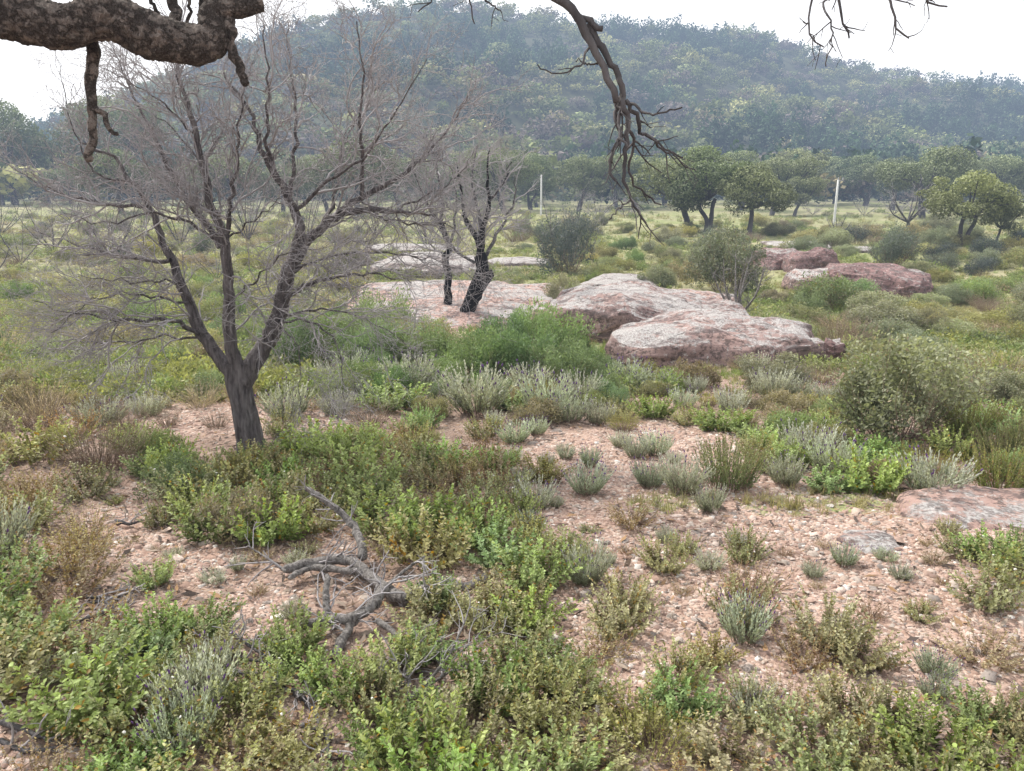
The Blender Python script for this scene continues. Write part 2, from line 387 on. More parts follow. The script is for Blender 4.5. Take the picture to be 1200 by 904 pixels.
def hill_templates():
    T = []
    r_ = np.random.default_rng(5)
    for k in range(5):   # round evergreen oaks
        lobes = [(r_.uniform(-.28, .28), r_.uniform(-.28, .28), .45+r_.uniform(-.05, .25), r_.uniform(.25, .38), r_.uniform(.25, .38), r_.uniform(.2, .32)) for _ in range(6)]
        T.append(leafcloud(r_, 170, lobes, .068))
    for k in range(3):   # pines: taller, more pointed
        lobes = [(0, 0, .3, .36, .36, .2), (0, 0, .6, .28, .28, .22), (r_.uniform(-.05, .05), 0, .9, .17, .17, .25), (.1, .1, .45, .3, .3, .2)]
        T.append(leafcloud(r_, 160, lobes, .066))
    return T
HT = hill_templates()
def build_forest():
    r_ = np.random.default_rng(21)
    n = 9000
    Y = 160+(r_.uniform(0, 1, n)**.85)*330; X = r_.uniform(-.83, .83, n)*Y
    z = hill_z(X, Y)
    yc = 440+45*np.sin(X*.006); ok = (Y < yc+14)
    X, Y, z = X[ok], Y[ok], z[ok]
    m = 520; Y2 = r_.uniform(118, 168, m); X2 = r_.uniform(-.9, .9, m)*Y2; k2 = r_.uniform(0, 1, m) < smooth(112, 150, Y2)+.15
    X = np.concatenate([X, X2[k2]]); Y = np.concatenate([Y, Y2[k2]]); z = np.concatenate([z, H(X2[k2], Y2[k2])+.3])
    # spacing by grid cell jitter
    key = {}
    keep = []
    for i in range(len(X)):
        q = (int(X[i]//4.2), int(Y[i]//4.2))
        if q in key: continue
        key[q] = 1; keep.append(i)
    X, Y, z = X[keep], Y[keep], z[keep]; n = len(X)
    patch = wob(X, Y, .03, 7)+.4*wob(X, Y, .11, 1)
    pine = (patch < -.15) & (r_.uniform(0, 1, n) < .85)
    kid = np.where(pine, r_.integers(5, 8, n), r_.integers(0, 5, n))
    s = np.where(pine, r_.uniform(5.5, 9.5, n), 3+8.5*r_.uniform(0, 1, n)**1.8)
    scl = np.stack([s, s, s*np.where(pine, r_.uniform(.85, 1.15, n), r_.uniform(.65, .95, n))], 1)
    base = np.where(pine[:, None], np.array([.05, .085, .042]), np.array([.175, .20, .085]))
    v = r_.uniform(0, 1, n)[:, None]
    base = np.where((v > .8) & ~pine[:, None], np.array([.33, .32, .14]), base)
    base = np.where((v > .93) & ~pine[:, None], np.array([.27, .23, .13]), base)
    base = np.where((v < .18) & ~pine[:, None], np.array([.17, .14, .125]), base)
    base = base*r_.uniform(.75, 1.3, n)[:, None]*(1+.25*wob(X, Y, .02, 9))[:, None]
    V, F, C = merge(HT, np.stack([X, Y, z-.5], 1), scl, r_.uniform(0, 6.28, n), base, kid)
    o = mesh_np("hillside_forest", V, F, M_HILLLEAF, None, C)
    tag(o, "dense evergreen oak and pine forest covering the hazy hill", "forest", kind="stuff")
    print("FOREST", n, len(F))
build_forest()

# ------------------------------------------------------------------ branching
def nrmz(v): return v/(np.linalg.norm(v)+1e-9)
def wander(p, d, L, n, r_, wig=.15, up=0.):
    P = [p]; step = L/n
    for _ in range(n):
        d = nrmz(d+r_.normal(0, wig, 3)+np.array([0, 0, up]))
        P.append(P[-1]+d*step)
    return np.array(P)
def spawn(geo, P, Rd, lv, r_, cfg, center=None):
    """side branches along polyline P; cfg[lv] = (count per metre, length, radius factor, spread)"""
    if lv >= len(cfg): return
    cnt, ln, rmax, ang, npt, k, up = cfg[lv]
    seg = np.linalg.norm(np.diff(P, axis=0), axis=1); cum = np.concatenate([[0], np.cumsum(seg)]); tot = cum[-1]
    n = max(1, int(cnt*tot+r_.uniform()))
    for _ in range(n):
        u = r_.uniform(.12, 1.)*tot
        i = min(np.searchsorted(cum, u)-1, len(P)-2); i = max(i, 0)
        f = (u-cum[i])/(seg[i]+1e-9)
        p = P[i]*(1-f)+P[i+1]*f; rr = Rd[i]*(1-f)+Rd[i+1]*f
        t = nrmz(P[i+1]-P[i])
        side = r_.normal(0, 1, 3); side -= t*side.dot(t); side = nrmz(side)
        if center is not None:
            o = nrmz(p-center); side = nrmz(side+.5*o)
        a = R_(ang)*r_.uniform(.6, 1.3)
        d = nrmz(t*cos(a)+side*sin(a))
        L = ln*r_.uniform(.5, 1.25)*(1-.35*u/tot)
        q = wander(p, d, L, npt, r_, .24 if center is not None else .17, up)
        r0 = min(rr*.75, rmax*r_.uniform(.7, 1.2))
        rad = np.linspace(r0, max(r0*.45, .0011), npt+1)
        geo.tube(q, rad, k, C=r_.uniform(.7, 1.3))
        spawn(geo, q, rad, lv+1, r_, cfg, center)
def resample(P, n):
    P = np.array(P, float); seg = np.linalg.norm(np.diff(P, axis=0), axis=1); c = np.concatenate([[0], np.cumsum(seg)])
    # smooth (catmull-like) interpolation through parameter
    t = np.linspace(0, c[-1], n); idx = np.clip(np.searchsorted(c, t, 'right')-1, 0, len(P)-2)
    f = ((t-c[idx])/(seg[idx]+1e-9))[:, None]
    P0 = P[np.maximum(idx-1, 0)]; P1 = P[idx]; P2 = P[idx+1]; P3 = P[np.minimum(idx+2, len(P)-1)]
    return .5*((2*P1)+(-P0+P2)*f+(2*P0-5*P1+4*P2-P3)*f*f+(-P0+3*P1-3*P2+P3)*f**3)
def limb_px(pts, y0, y1, r0, r1, n=18, r_=None, jit=.0, ptx=False):
    P = [PX(px, py, y0+(y1-y0)*i/(len(pts)-1)) for i, (px, py) in enumerate(pts)]
    P = resample(P, n)
    if r_ is not None and jit: P[1:-1] += r_.normal(0, jit, (n-2, 3))
    return P, np.linspace(1, 0, n)**1.15*(r0-r1)+r1

def bare_tree():
    r_ = np.random.default_rng(3)
    gx, gy, gz = G(293, 533)
    t = empty("bare_tree", (gx, gy, gz))
    tag(t, "leafless grey tree with forked trunk and wide fan of fine twigs", "tree")
    off = np.array([gx, gy, gz])
    D = gy
    def loc(P): return P-off
    g = Geo()
    P, Rr = limb_px([(294, 541), (292, 520), (288, 495), (283, 465), (279, 445), (280, 425)], D, D, .130, .108, 26)
    Rr = Rr*(1+.45*np.exp(-np.arange(26)/2.5)); 
    # fluted trunk
    k = 22; a = np.arange(k)/k*2*pi
    V = []
    for i, (p, r) in enumerate(zip(P, Rr)):
        fl = 1+.12*np.sin(a*3+i*.12)+.09*np.sin(a*7-i*.2)+.05*np.sin(a*13+i*.35)+r_.normal(0, .015, k); r = r*.9
        V.append(np.stack([p[0]+r*fl*np.cos(a), p[1]+r*fl*np.sin(a), np.full(k, p[2])], 1))
    V = np.concatenate(V); i = np.arange(25)[:, None]*k; j = np.arange(k)[None]; j2 = (j+1) % k
    g.add(loc(V), np.stack([i+j, i+j2, i+k+j2, i+k+j], -1).reshape(-1, 4))
    g.obj("trunk", M_BARE, t, True)
    limbs = [
        ([(281, 450), (262, 428), (246, 405), (232, 385), (222, 355), (208, 325), (195, 292), (180, 255), (163, 222), (152, 212), (135, 185), (95, 168)], 0, .35, .078, .010),
        ([(281, 450), (275, 425), (270, 395), (268, 350), (266, 310), (262, 280), (250, 250), (240, 205), (230, 160), (220, 125), (208, 80), (203, 30)], 0, -.3, .075, .012),
        ([(264, 285), (268, 245), (276, 200), (280, 150), (286, 108)], -.1, -.5, .028, .006),
        ([(258, 290), (240, 262), (218, 232), (200, 200), (185, 168), (160, 120), (132, 55)], -.1, .4, .035, .006),
        ([(283, 450), (296, 428), (310, 405), (322, 380), (331, 350), (341, 312), (350, 288)], 0, .15, .098, .075),
        ([(346, 300), (352, 268), (343, 242), (328, 215), (312, 188), (303, 160), (290, 130), (262, 85)], .12, -.2, .058, .008),
        ([(344, 306), (360, 283), (378, 266), (402, 250), (432, 246), (465, 248), (505, 252)], .1, .2, .062, .010),
        ([(400, 250), (425, 232), (452, 216), (482, 198), (520, 158), (548, 112)], .15, .6, .035, .006),
        ([(422, 236), (425, 190), (422, 140), (426, 90), (418, 25)], .18, -.3, .024, .005),
        ([(338, 235), (343, 190), (346, 140), (342, 80), (337, 25)], -.05, .3, .024, .005),
        ([(318, 200), (312, 150), (314, 90), (307, 25)], -.15, -.6, .02, .004),
        ([(378, 268), (392, 235), (398, 190), (412, 150), (450, 95)], .15, .9, .02, .004),
        ([(331, 352), (360, 334), (405, 324), (450, 322), (482, 332)], .1, -.4, .026, .005),
        ([(322, 380), (355, 376), (385, 392), (400, 425), (404, 470)], .05, -.5, .014, .003),
        ([(235, 392), (205, 376), (160, 376), (105, 370), (38, 352)], .0, -.5, .026, .004),
        ([(200, 305), (160, 302), (100, 290), (38, 268)], .1, .7, .024, .004),
        ([(172, 240), (140, 241), (100, 234), (52, 220), (8, 192)], .2, .4, .022, .004),
        ([(152, 212), (115, 205), (85, 150), (68, 70)], .3, .2, .012, .003),
        ([(465, 248), (500, 230), (540, 205), (560, 170)], .2, .3, .014, .003),
        ([(432, 246), (470, 262), (520, 262), (552, 290)], .2, .5, .014, .003),
        ([(263, 283), (290, 262), (318, 240), (330, 232)], -.1, -.6, .012, .003),
        ([(225, 360), (200, 330), (150, 330), (90, 325)], .1, -.6, .014, .003),
        ([(322, 382), (345, 400), (352, 450), (348, 500)], .05, -.4, .009, .002),
        ([(262, 285), (225, 262), (180, 250), (120, 262), (75, 250)], .0, -.9, .018, .003),
        ([(343, 250), (380, 215), (430, 180), (470, 120), (500, 70)], .0, -.8, .02, .003),
        ([(325, 372), (370, 362), (420, 372), (470, 400), (490, 430)], .1, .6, .014, .003),
        ([(340, 320), (390, 300), (450, 296), (520, 310), (560, 330)], .1, -.3, .016, .003),
        ([(240, 398), (190, 395), (130, 402), (70, 400), (25, 415)], .1, .5, .014, .003),
        ([(222, 355), (170, 345), (110, 352), (60, 390)], .1, -.7, .014, .003),
        ([(268, 350), (300, 330), (330, 300), (380, 290)], -.1, -.8, .012, .003),
        ([(230, 160), (190, 120), (150, 95), (120, 80)], -.2, -.6, .010, .003),
        ([(240, 205), (200, 150), (140, 110)], -.2, .4, .010, .003),
    ]
    cen = PX(285, 330, D)
    for pts, y0, y1, r0, r1 in limbs:
        g = Geo()
        n = 10+2*len(pts)
        P, Rr = limb_px(pts, D+y0, D+y1, r0*.88, r1*.8, n, r_, .008 if r0 > .03 else .012)
        g.tube(loc(P), Rr, 10 if r0 > .03 else 6, rough=.06)
        lo = g.obj("limb", M_BARE, t, True)
        tw = Geo()
        cfg = [(9., .72, .0095, 56, 9, 4, .006), (13., .40, .0055, 60, 7, 3, .004), (15., .19, .0038, 66, 4, 3, .0)]
        spawn(tw, loc(P), Rr, 0, r_, cfg, loc(cen))
        tw.obj("twigs", M_TWIG, lo)
bare_tree()

def burnt_trees():
    r_ = np.random.default_rng(8)
    gx, gy, gz = G(545, 379)
    off = np.array([gx, gy, gz]); t = empty("burnt_tree", off)
    tag(t, "thick blackened forked trunk with bare grey crown beside pink rock slab", "tree")
    u = .0225
    g = Geo()
    P, Rr = limb_px([(544, 384), (547, 368), (554, 348), (560, 332), (566, 315), (562, 298)], gy, gy, .21, .15, 14, r_, .01)
    g.tube(P-off, Rr, 10, .08); g.obj("trunk", M_BURNT, t, True)
    g = Geo(); P, Rr = limb_px([(556, 350), (565, 335), (572, 325), (576, 316)], gy, gy-.2, .13, .10, 8, r_, .01)
    Rr[-1] = .01; g.tube(P-off, Rr, 9, .08); g.obj("limb", M_BURNT, t, True)
    cfg = [(3.6, 1.1, .022, 45, 6, 4, .03), (6, .6, .013, 45, 4, 3, .02), (8, .34, .010, 45, 3, 3, 0)]
    for pts, y1, r0 in (([(562, 300), (554, 275), (545, 255), (540, 225), (535, 190)], .5, .09), ([(562, 300), (568, 268), (572, 235), (570, 200), (575, 172)], -.5, .09),
                        ([(561, 300), (563, 270), (561, 240), (552, 205), (560, 170)], .9, .06), ([(570, 300), (582, 275), (600, 245), (604, 205)], .3, .05),
                        ([(556, 308), (545, 300), (532, 292), (518, 270), (500, 235)], -.4, .04), ([(572, 240), (590, 215), (600, 190)], -.4, .04)):
        g = Geo(); P, Rr = limb_px(pts, gy, gy+y1, r0, .012, 12, r_, .03); g.tube(P-off, Rr, 7, .06); lo = g.obj("limb", M_OAKBARK if r0 < .08 else M_BURNT, t, True)
        tw = Geo(); spawn(tw, P-off, Rr, 0, r_, cfg); tw.obj("twigs", M_TWIG, lo)
    gx, gy, gz = G(524, 374)
    gy2 = gy
    off = np.array([gx, gy, gz]); t = empty("burnt_tree", off)
    tag(t, "slim blackened crooked trunk standing left of the thicker burnt tree", "tree")
    g = Geo(); P, Rr = limb_px([(524, 379), (525, 350), (526, 325), (521, 305), (527, 288), (516, 262)], gy2, gy2, .11, .075, 16, r_, .012)
    g.tube(P-off, Rr, 8, .08); g.obj("trunk", M_BURNT, t, True)
    for pts, y1, r0 in (([(516, 262), (520, 235), (512, 200), (515, 175)], .5, .05), ([(517, 264), (502, 240), (490, 215), (478, 190)], -.3, .05), ([(527, 288), (530, 265), (535, 235), (528, 195)], .2, .045), ([(522, 300), (508, 290), (492, 270)], .3, .03)):
        g = Geo(); P, Rr = limb_px(pts, gy2, gy2+y1, r0, .01, 10, r_, .03); g.tube(P-off, Rr, 6, .06); lo = g.obj("limb", M_OAKBARK, t, True)
        tw = Geo(); spawn(tw, P-off, Rr, 0, r_, cfg); tw.obj("twigs", M_TWIG, lo)
burnt_trees()

def overhead_oak():
    r_ = np.random.default_rng(31)
    base = np.array([-4.6, 2.2, float(H(-4.6, 2.2))])
    t = empty("cork_oak", base); tag(t, "rough barked oak limb hanging with dead branches across the top edge", "tree")
    def L(P): return P-base
    D = 2.9
    g = Geo()
    fork = PX(-330, 60, 2.6)
    P = resample([base-np.array([0, 0, .15]), base+np.array([.1, .05, .8]), base+np.array([.3, .15, 1.5]), fork], 18)
    g.tube(L(P), np.linspace(.26, .17, 18), 14, .06); g.obj("trunk", M_CORK, t, True)
    # the gnarled limb along the top left
    g = Geo()
    pts = [(-330, 60), (-200, 30), (-60, 8), (30, 22), (75, 30), (130, 22), (175, 42), (215, 52), (248, 45), (250, 15), (285, 8), (308, 4)]
    rad = [.15, .12, .095, .078, .074, .070, .074, .066, .070, .060, .040, .026]
    P = resample([PX(a, b, 2.6+(.3*i/11)) for i, (a, b) in enumerate(pts)], 320)
    Rr = np.interp(np.linspace(0, 11, 320), range(12), rad)
    g.gnarl(L(P), np.append(Rr[:-1], .004), 84, .12, 30.)
    main = g.obj("limb", M_CORK, t, True)
    def sub(pts, r0, r1, parent=main, mat=M_CORK, d0=D, d1=D, n=16, k=8, name="branch", cfg=None, rough=.07, jit=.004):
        g = Geo(); P, Rr = limb_px(pts, d0, d1, r0, r1, n, r_, jit)
        
        if r0 > .0115 and not cfg and mat is M_CORK:
            P2 = resample(P, 60); R2 = np.interp(np.linspace(0, 1, 60), np.linspace(0, 1, len(Rr)), Rr); R2[-1] = .002; g.gnarl(L(P2), R2, 18, .12, 60.)
        else: g.tube(L(np.vstack([P, P[-1]+(P[-1]-P[-2])*.05])), np.append(Rr, .001), k, rough)
        o = g.obj(name, mat, parent, True)
        if cfg:
            tw = Geo(); spawn(tw, L(P), Rr, 0, r_, cfg); tw.obj("twigs", M_OAKBARK, parent)
        return P, Rr
    thin = [(9., .10, .004, 50, 4, 4, -.02), (12, .05, .002, 50, 3, 3, 0)]
    sub([(108, 30), (109, 60), (108, 90), (107, 112), (109, 140), (108, 165), (107, 190)], .021, .013, d0=2.8, d1=2.75)
    sub([(107, 128), (118, 130), (125, 140), (129, 152), (138, 157)], .012, .007, d0=2.78, d1=2.74, n=10)
    sub([(262, 15), (270, 40), (272, 60), (282, 80), (289, 100)], .022, .012, d0=2.85, d1=2.8)
    sub([(203, 60), (206, 30), (203, 0), (205, -40)], .022, .016, d0=2.85, d1=2.95)
    sub([(185, 40), (183, 15), (170, -20)], .008, .006, cfg=thin); sub([(215, 40), (222, 10), (218, -30)], .007, .005, cfg=thin)
    sub([(240, 20), (243, -20)], .02, .02); sub([(290, 0), (305, -30)], .02, .02)
    # main limb that runs above the frame and carries the hanging dead branches
    g = Geo()
    P = resample([fork, PX(-100, -170, 2.7), PX(200, -150, 2.9), PX(480, -110, 3.0), PX(620, -70, 3.05), PX(800, -110, 3.1), PX(1010, -120, 3.2), PX(1250, -160, 3.4)], 60)
    g.tube(L(P), np.linspace(.14, .03, 60), 12, .07); top = g.obj("limb", M_CORK, t, True)
    A = dict(parent=top, mat=M_OAKBARK, d0=3.05)
    fine = [(10., .16, .0042, 45, 5, 4, -.05), (13, .08, .0024, 50, 3, 3, -.03)]
    P, Rr = sub([(600, -65), (640, -8), (664, 8), (682, 34), (698, 62), (713, 92), (722, 120)], .022, .012, d1=3.0, **A)
    sub([(668, 12), (690, 25), (706, 34)], .012, .010, d1=3.02, n=8, **A)
    sub([(690, 28), (700, 48), (712, 68), (724, 90), (730, 115), (735, 135)], .014, .010, d1=3.0, **A)
    sub([(722, 120), (722, 140), (728, 160), (718, 178), (714, 195), (722, 212)], .009, .005, d1=3.0, cfg=fine, **A)
    sub([(735, 132), (736, 160), (732, 190), (731, 210), (740, 235), (757, 262)], .011, .004, d1=2.95, cfg=fine, **A)
    sub([(733, 118), (748, 140), (752, 155), (765, 162), (780, 178), (800, 185)], .010, .003, d1=3.1, cfg=fine, **A)
    sub([(738, 122), (755, 132), (775, 133), (799, 126)], .006, .0025, d1=2.9, cfg=[(6, .05, .003, 45, 3, 3, 0)], **A)
    sub([(735, 140), (742, 162), (741, 180), (735, 200), (752, 225), (775, 240)], .007, .003, d1=3.15, cfg=fine, **A)
    sub([(728, 110), (725, 140), (727, 158), (735, 172)], .008, .004, d1=2.92, cfg=fine, **A)
    sub([(752, 158), (775, 170), (800, 192), (815, 200)], .005, .002, d1=3.0, cfg=fine, **A)
    sub([(694, 45), (686, 66), (669, 83), (645, 84), (630, 76)], .005, .002, d1=2.9, cfg=[(9, .08, .003, 40, 4, 3, -.02)], **A)
    sub([(740, 235), (725, 245), (714, 258)], .004, .002, d1=3.0, cfg=fine, **A)
    sub([(699, 74), (688, 74), (675, 72)], .004, .002, d1=3.0, **A)
    fr = [(14., .11, .0034, 50, 4, 4, -.03), (15, .055, .002, 50, 3, 3, -.03)]
    A = dict(parent=top, mat=M_OAKBARK, d0=3.15, cfg=fr)
    sub([(965, -115), (960, -40), (950, 5), (948, 40), (965, 55)], .008, .0025, d1=3.0, **A)
    sub([(1000, -115), (985, -20), (985, 15), (995, 45)], .012, .003, d1=3.1, **A)
    sub([(1030, -120), (1040, -20), (1045, 10), (1050, 35), (1065, 45)], .009, .003, d1=3.1, **A)
    sub([(1060, -120), (1075, -20), (1090, 5), (1110, 8)], .009, .003, d1=3.1, **A)
    sub([(980, -20), (965, 10), (975, 30), (968, 78)], .005, .002, d1=3.0, **A)
    A = dict(parent=top, mat=M_OAKBARK, d0=3.0, cfg=fr)
    sub([(480, -112), (495, -30), (505, 2), (490, 14)], .008, .002, d1=3.0, **A)
    sub([(500, -112), (540, -30), (552, 10), (556, 28)], .009, .002, d1=3.0, **A)
    sub([(552, -10), (575, 5), (588, 15)], .005, .002, d1=3.0, **A)
overhead_oak()

# ------------------------------------------------------------------ rocks
def ico(sub):
    import bmesh
    bm = bmesh.new(); bmesh.ops.create_icosphere(bm, subdivisions=sub, radius=1)
    V = np.array([v.co[:] for v in bm.verts]); F = np.array([[v.index for v in f.verts] for f in bm.faces]); bm.free(); return V, F
ICO5 = ico(5); ICO6 = ico(6)
ROCKS = []
def rock(name, x, y, w, d, h, rz, mat, label, group=None, seed=0, sink=.35, sq=.6, tilt=(0, 0), hi=False, ztop=None, cat="rock", ledge=.0):
    V, F = ICO6 if hi else ICO5
    V = V.copy(); r = np.abs(V)
    V = np.sign(V)*r**sq
    V = V*np.array([w/2, d/2, 1.])
    V[:, 2] *= h*(1+sink)/2
    m = max(w, d)
    s = 2.6/m*2.2
    disp = n3(V+seed*7.1, s, seed)*.17*h+n3(V*[1, 1, 2.]+seed, s*2.7, seed+1)*.085*h+n3(V*[1, 1, 2.5], s*7, seed+2)*.035*h+n3(V, s*17, seed+3)*.014*h
    nr = V/np.array([w/2, d/2, h/2])**2; nr /= np.linalg.norm(nr, axis=1)[:, None]
    V = V+nr*disp[:, None]
    V[:, 0] += (n3(V, s, seed+5)*.07+n3(V, s*3, seed)*.025)*w; V[:, 1] += (n3(V+3, s, seed+6)*.09+n3(V, s*3, seed+9)*.03)*d
    if ledge:
        q = V[:, 2]/ledge; V[:, 2] = V[:, 2]*.55+.45*ledge*(np.floor(q)+smooth(.25, .75, q-np.floor(q)))
    ca, sa = cos(tilt[0]), sin(tilt[0]); V = np.stack([V[:, 0]*ca+V[:, 2]*sa, V[:, 1], -V[:, 0]*sa+V[:, 2]*ca], 1)
    ca, sa = cos(tilt[1]), sin(tilt[1]); V = np.stack([V[:, 0], V[:, 1]*ca-V[:, 2]*sa, V[:, 1]*sa+V[:, 2]*ca], 1)
    V[:, 2] += h*(1-sink)/2*.98
    o = mesh_np(name, V, F, mat, None, None, True)
    o.location = (x, y, float(H(x, y))); o.rotation_euler = (0, 0, rz)
    tag(o, label, cat, group)
    ROCKS.append((x, y, w*.42, d*.42, rz)); return o
def rockpx(x0, x1, yb, h, depth, **kw):
    gx, gy, _ = G((x0+x1)/2, yb)
    w = (x1-x0)/FPX*(gy*cos(PITCH)+.8)
    k = 1+depth*.5/gy
    return rock("boulder" if h > .3 else "rock_slab", gx*k, gy+depth*.5, w*k*1.02, depth, h, kw.pop('rz', 0), kw.pop('mat', M_ROCK), kw.pop('label'), **kw)
rockpx(728, 952, 432, .70, 2.6, rz=-.08, label="large rounded boulder with white lichen patches, nearest in the row of boulders", seed=2, hi=True, tilt=(.04, .02), sq=.62)
rockpx(655, 862, 402, .80, 3.4, rz=-.25, label="long pinkish boulder with grey lichened top behind the nearest boulder", seed=5, hi=True, tilt=(.10, .03), sq=.62)
rockpx(402, 640, 388, .50, 6.0, rz=.05, mat=M_ROCKP, label="broad pink rock slab behind the two burnt trunks", seed=3, hi=True, tilt=(.01, .085), sq=.62, ledge=.14)
rockpx(425, 520, 396, .38, 1.5, rz=.1, mat=M_ROCKP, label="low pink boulder in front of the broad pink slab", seed=9)
rockpx(520, 672, 376, .50, 3.4, rz=-.1, mat=M_ROCKP, label="pink and white ledge right of the burnt trunks", seed=12, ledge=.12, tilt=(.04, .09), hi=True)
rockpx(690, 765, 352, .45, 3.0, rz=-.4, mat=M_ROCKG, label="pale sloping slab just behind the long pinkish boulder", seed=14, tilt=(.1, .02))
rockpx(770, 862, 374, .55, 2.5, rz=-.15, mat=M_ROCKP, label="pink boulder partly hidden between the long boulder and the dead shrub", seed=15, hi=True)
rockpx(922, 990, 343, .7, 1.8, rz=.1, mat=M_ROCK, label="reddish boulder with white top at the left of the far rock cluster", seed=21)
rockpx(962, 1082, 350, .8, 2.8, rz=-.28, mat=M_ROCKD, label="dark purplish boulder, longest of the far rock cluster", seed=22, tilt=(.10, .04), hi=True)
rockpx(922, 976, 324, .85, 1.8, rz=.0, mat=M_ROCKD, label="grey rounded boulder above the reddish one in the far cluster", seed=23)
rockpx(884, 928, 318, .75, 2.2, rz=.1, mat=M_ROCKD, label="dark red boulder at the back left of the far cluster", seed=24)
rockpx(895, 985, 292, .18, 5, rz=0, mat=M_ROCKG, label="pale flat rock outcrop in the meadow behind the far cluster", seed=25)
rockpx(992, 1028, 297, .22, 2, rz=0, mat=M_ROCKG, label="small pale flat outcrop in the meadow right of the larger outcrop", seed=26)
rockpx(1074, 1260, 627, .085, .78, rz=-.12, mat=M_ROCKP, label="smooth pink and white slab at the right edge of the gravel", seed=27, hi=True, sq=.62, sink=1.2, tilt=(.02, .02))
rockpx(985, 1052, 655, .03, .42, rz=.1, mat=M_ROCKP, label="small flat rock flush with the gravel left of the pink slab", seed=28, sq=.8, sink=2.2)
rockpx(450, 565, 326, .55, 5, rz=-.2, mat=M_ROCKG, label="long pale grey slab in the clearing behind the burnt trees", seed=30, ledge=.2, hi=True, tilt=(.03, .02))
rockpx(430, 545, 298, .35, 3, rz=-.1, mat=M_ROCKG, label="farther pale slab seen through the bare twigs", seed=31, tilt=(.02, .03))
rockpx(570, 650, 312, .22, 2.5, rz=-.1, mat=M_ROCKG, label="thin pale slab right of the long grey slab", seed=32)
rockpx(960, 985, 428, .35, .5, rz=0, mat=M_ROCKD, label="small dark red stone right of the nearest boulder", seed=33)

# ------------------------------------------------------------------ gravel, litter
def in_bare(x, y):
    return zones(x, y, H(x, y))
def build_gravel():
    r_ = np.random.default_rng(41)
    n = 330000
    y = 1.6+(r_.uniform(0, 1, n)**1.15)*13; x = r_.uniform(-1, 1, n)*(y*.72+.4)
    b, g, l = in_bare(x, y)
    dens = (.16+.84*b)*np.clip(1.25-y/14, .15, 1)*(.5+.5*np.clip(.5+wob(x, y, 2.3, 3), 0, 1.2))
    ok = r_.uniform(0, 1, n) < dens
    x, y = x[ok], y[ok]; n = len(x)
    s = np.exp(r_.normal(-5.5, .60, n))*(1+y/14); s = np.clip(s, .0025, .036)
    box = np.array([[-1, -1, -1], [1, -1, -1], [1, 1, -1], [-1, 1, -1], [-.7, -.7, 1], [.7, -.7, 1], [.7, .7, 1], [-.7, .7, 1]], float)
    Fb = np.array([[0, 1, 5, 4], [1, 2, 6, 5], [2, 3, 7, 6], [3, 0, 4, 7], [4, 5, 6, 7]])
    V = box[None]*(1+r_.uniform(-.35, .35, (n, 8, 3)))
    V = V*np.stack([s*r_.uniform(.8, 1.5, n), s*r_.uniform(.6, 1., n), s*r_.uniform(.15, .42, n)], 1)[:, None]
    a = r_.uniform(0, 6.28, n); c, q = np.cos(a)[:, None], np.sin(a)[:, None]
    ti = r_.normal(0, .3, n)[:, None]
    X = V[..., 0]*np.cos(ti)+V[..., 2]*np.sin(ti); Z = -V[..., 0]*np.sin(ti)+V[..., 2]*np.cos(ti)
    V = np.stack([X*c-V[..., 1]*q, X*q+V[..., 1]*c, Z], -1)
    V[..., 0] += x[:, None]; V[..., 1] += y[:, None]
    hz = H(x, y)+.012*wob(x, y, 9)+.006*wob(x, y, 27, 3)
    V[..., 2] += (hz+s*.2)[:, None]
    pal = np.array([(.46, .325, .265), (.60, .485, .42), (.34, .23, .19), (.74, .69, .64), (.52, .44, .38), (.30, .26, .235), (.42, .28, .22), (.55, .43, .35)])
    cc = pal[r_.choice(8, n, p=[.24, .12, .16, .05, .13, .09, .12, .09])]*r_.uniform(.8, 1.2, n)[:, None]
    F = (Fb[None]+np.arange(n)[:, None, None]*8).reshape(-1, 4)
    o = mesh_np("gravel", V.reshape(-1, 3), F, M_STONE, None, np.repeat(cc, 8, 0))
    tag(o, "pinkish and white stone chips covering the bare ground", "gravel", kind="stuff")
    print("GRAVEL", n)
    # dry litter: sticks and dead leaves
    n = 34000
    y = 1.6+(r_.uniform(0, 1, n)**1.2)*9; x = r_.uniform(-1, 1, n)*(y*.7+.4)
    b, g, l = in_bare(x, y); ok = r_.uniform(0, 1, n) < (.22+l+.5*np.clip(wob(x, y, 1.9, 8), 0, 1)); x, y = x[ok], y[ok]; n = len(x)
    L = r_.uniform(.008, .05, n); W = np.where(r_.uniform(0, 1, n) < .5, .002, L*.28)
    a = r_.uniform(0, 6.28, n); d = np.stack([np.cos(a), np.sin(a), r_.normal(0, .25, n)], 1); p = np.stack([-np.sin(a), np.cos(a), r_.normal(0, .4, n)], 1)
    c = np.stack([x, y, H(x, y)+.018], 1)
    V = np.stack([c-d*L[:, None], c+p*W[:, None], c+d*L[:, None], c-p*W[:, None]], 1).reshape(-1, 3)
    cc = np.array([(.20, .14, .10), (.30, .24, .19), (.09, .07, .06), (.33, .20, .10)])[r_.integers(0, 4, n)]*r_.uniform(.7, 1.2, n)[:, None]
    o = mesh_np("leaf_litter", V, np.arange(4*n).reshape(-1, 4), M_STONE, None, np.repeat(cc, 4, 0))
    tag(o, "dry sticks and dead leaves strewn between the shrubs", "litter", kind="stuff")
build_gravel()

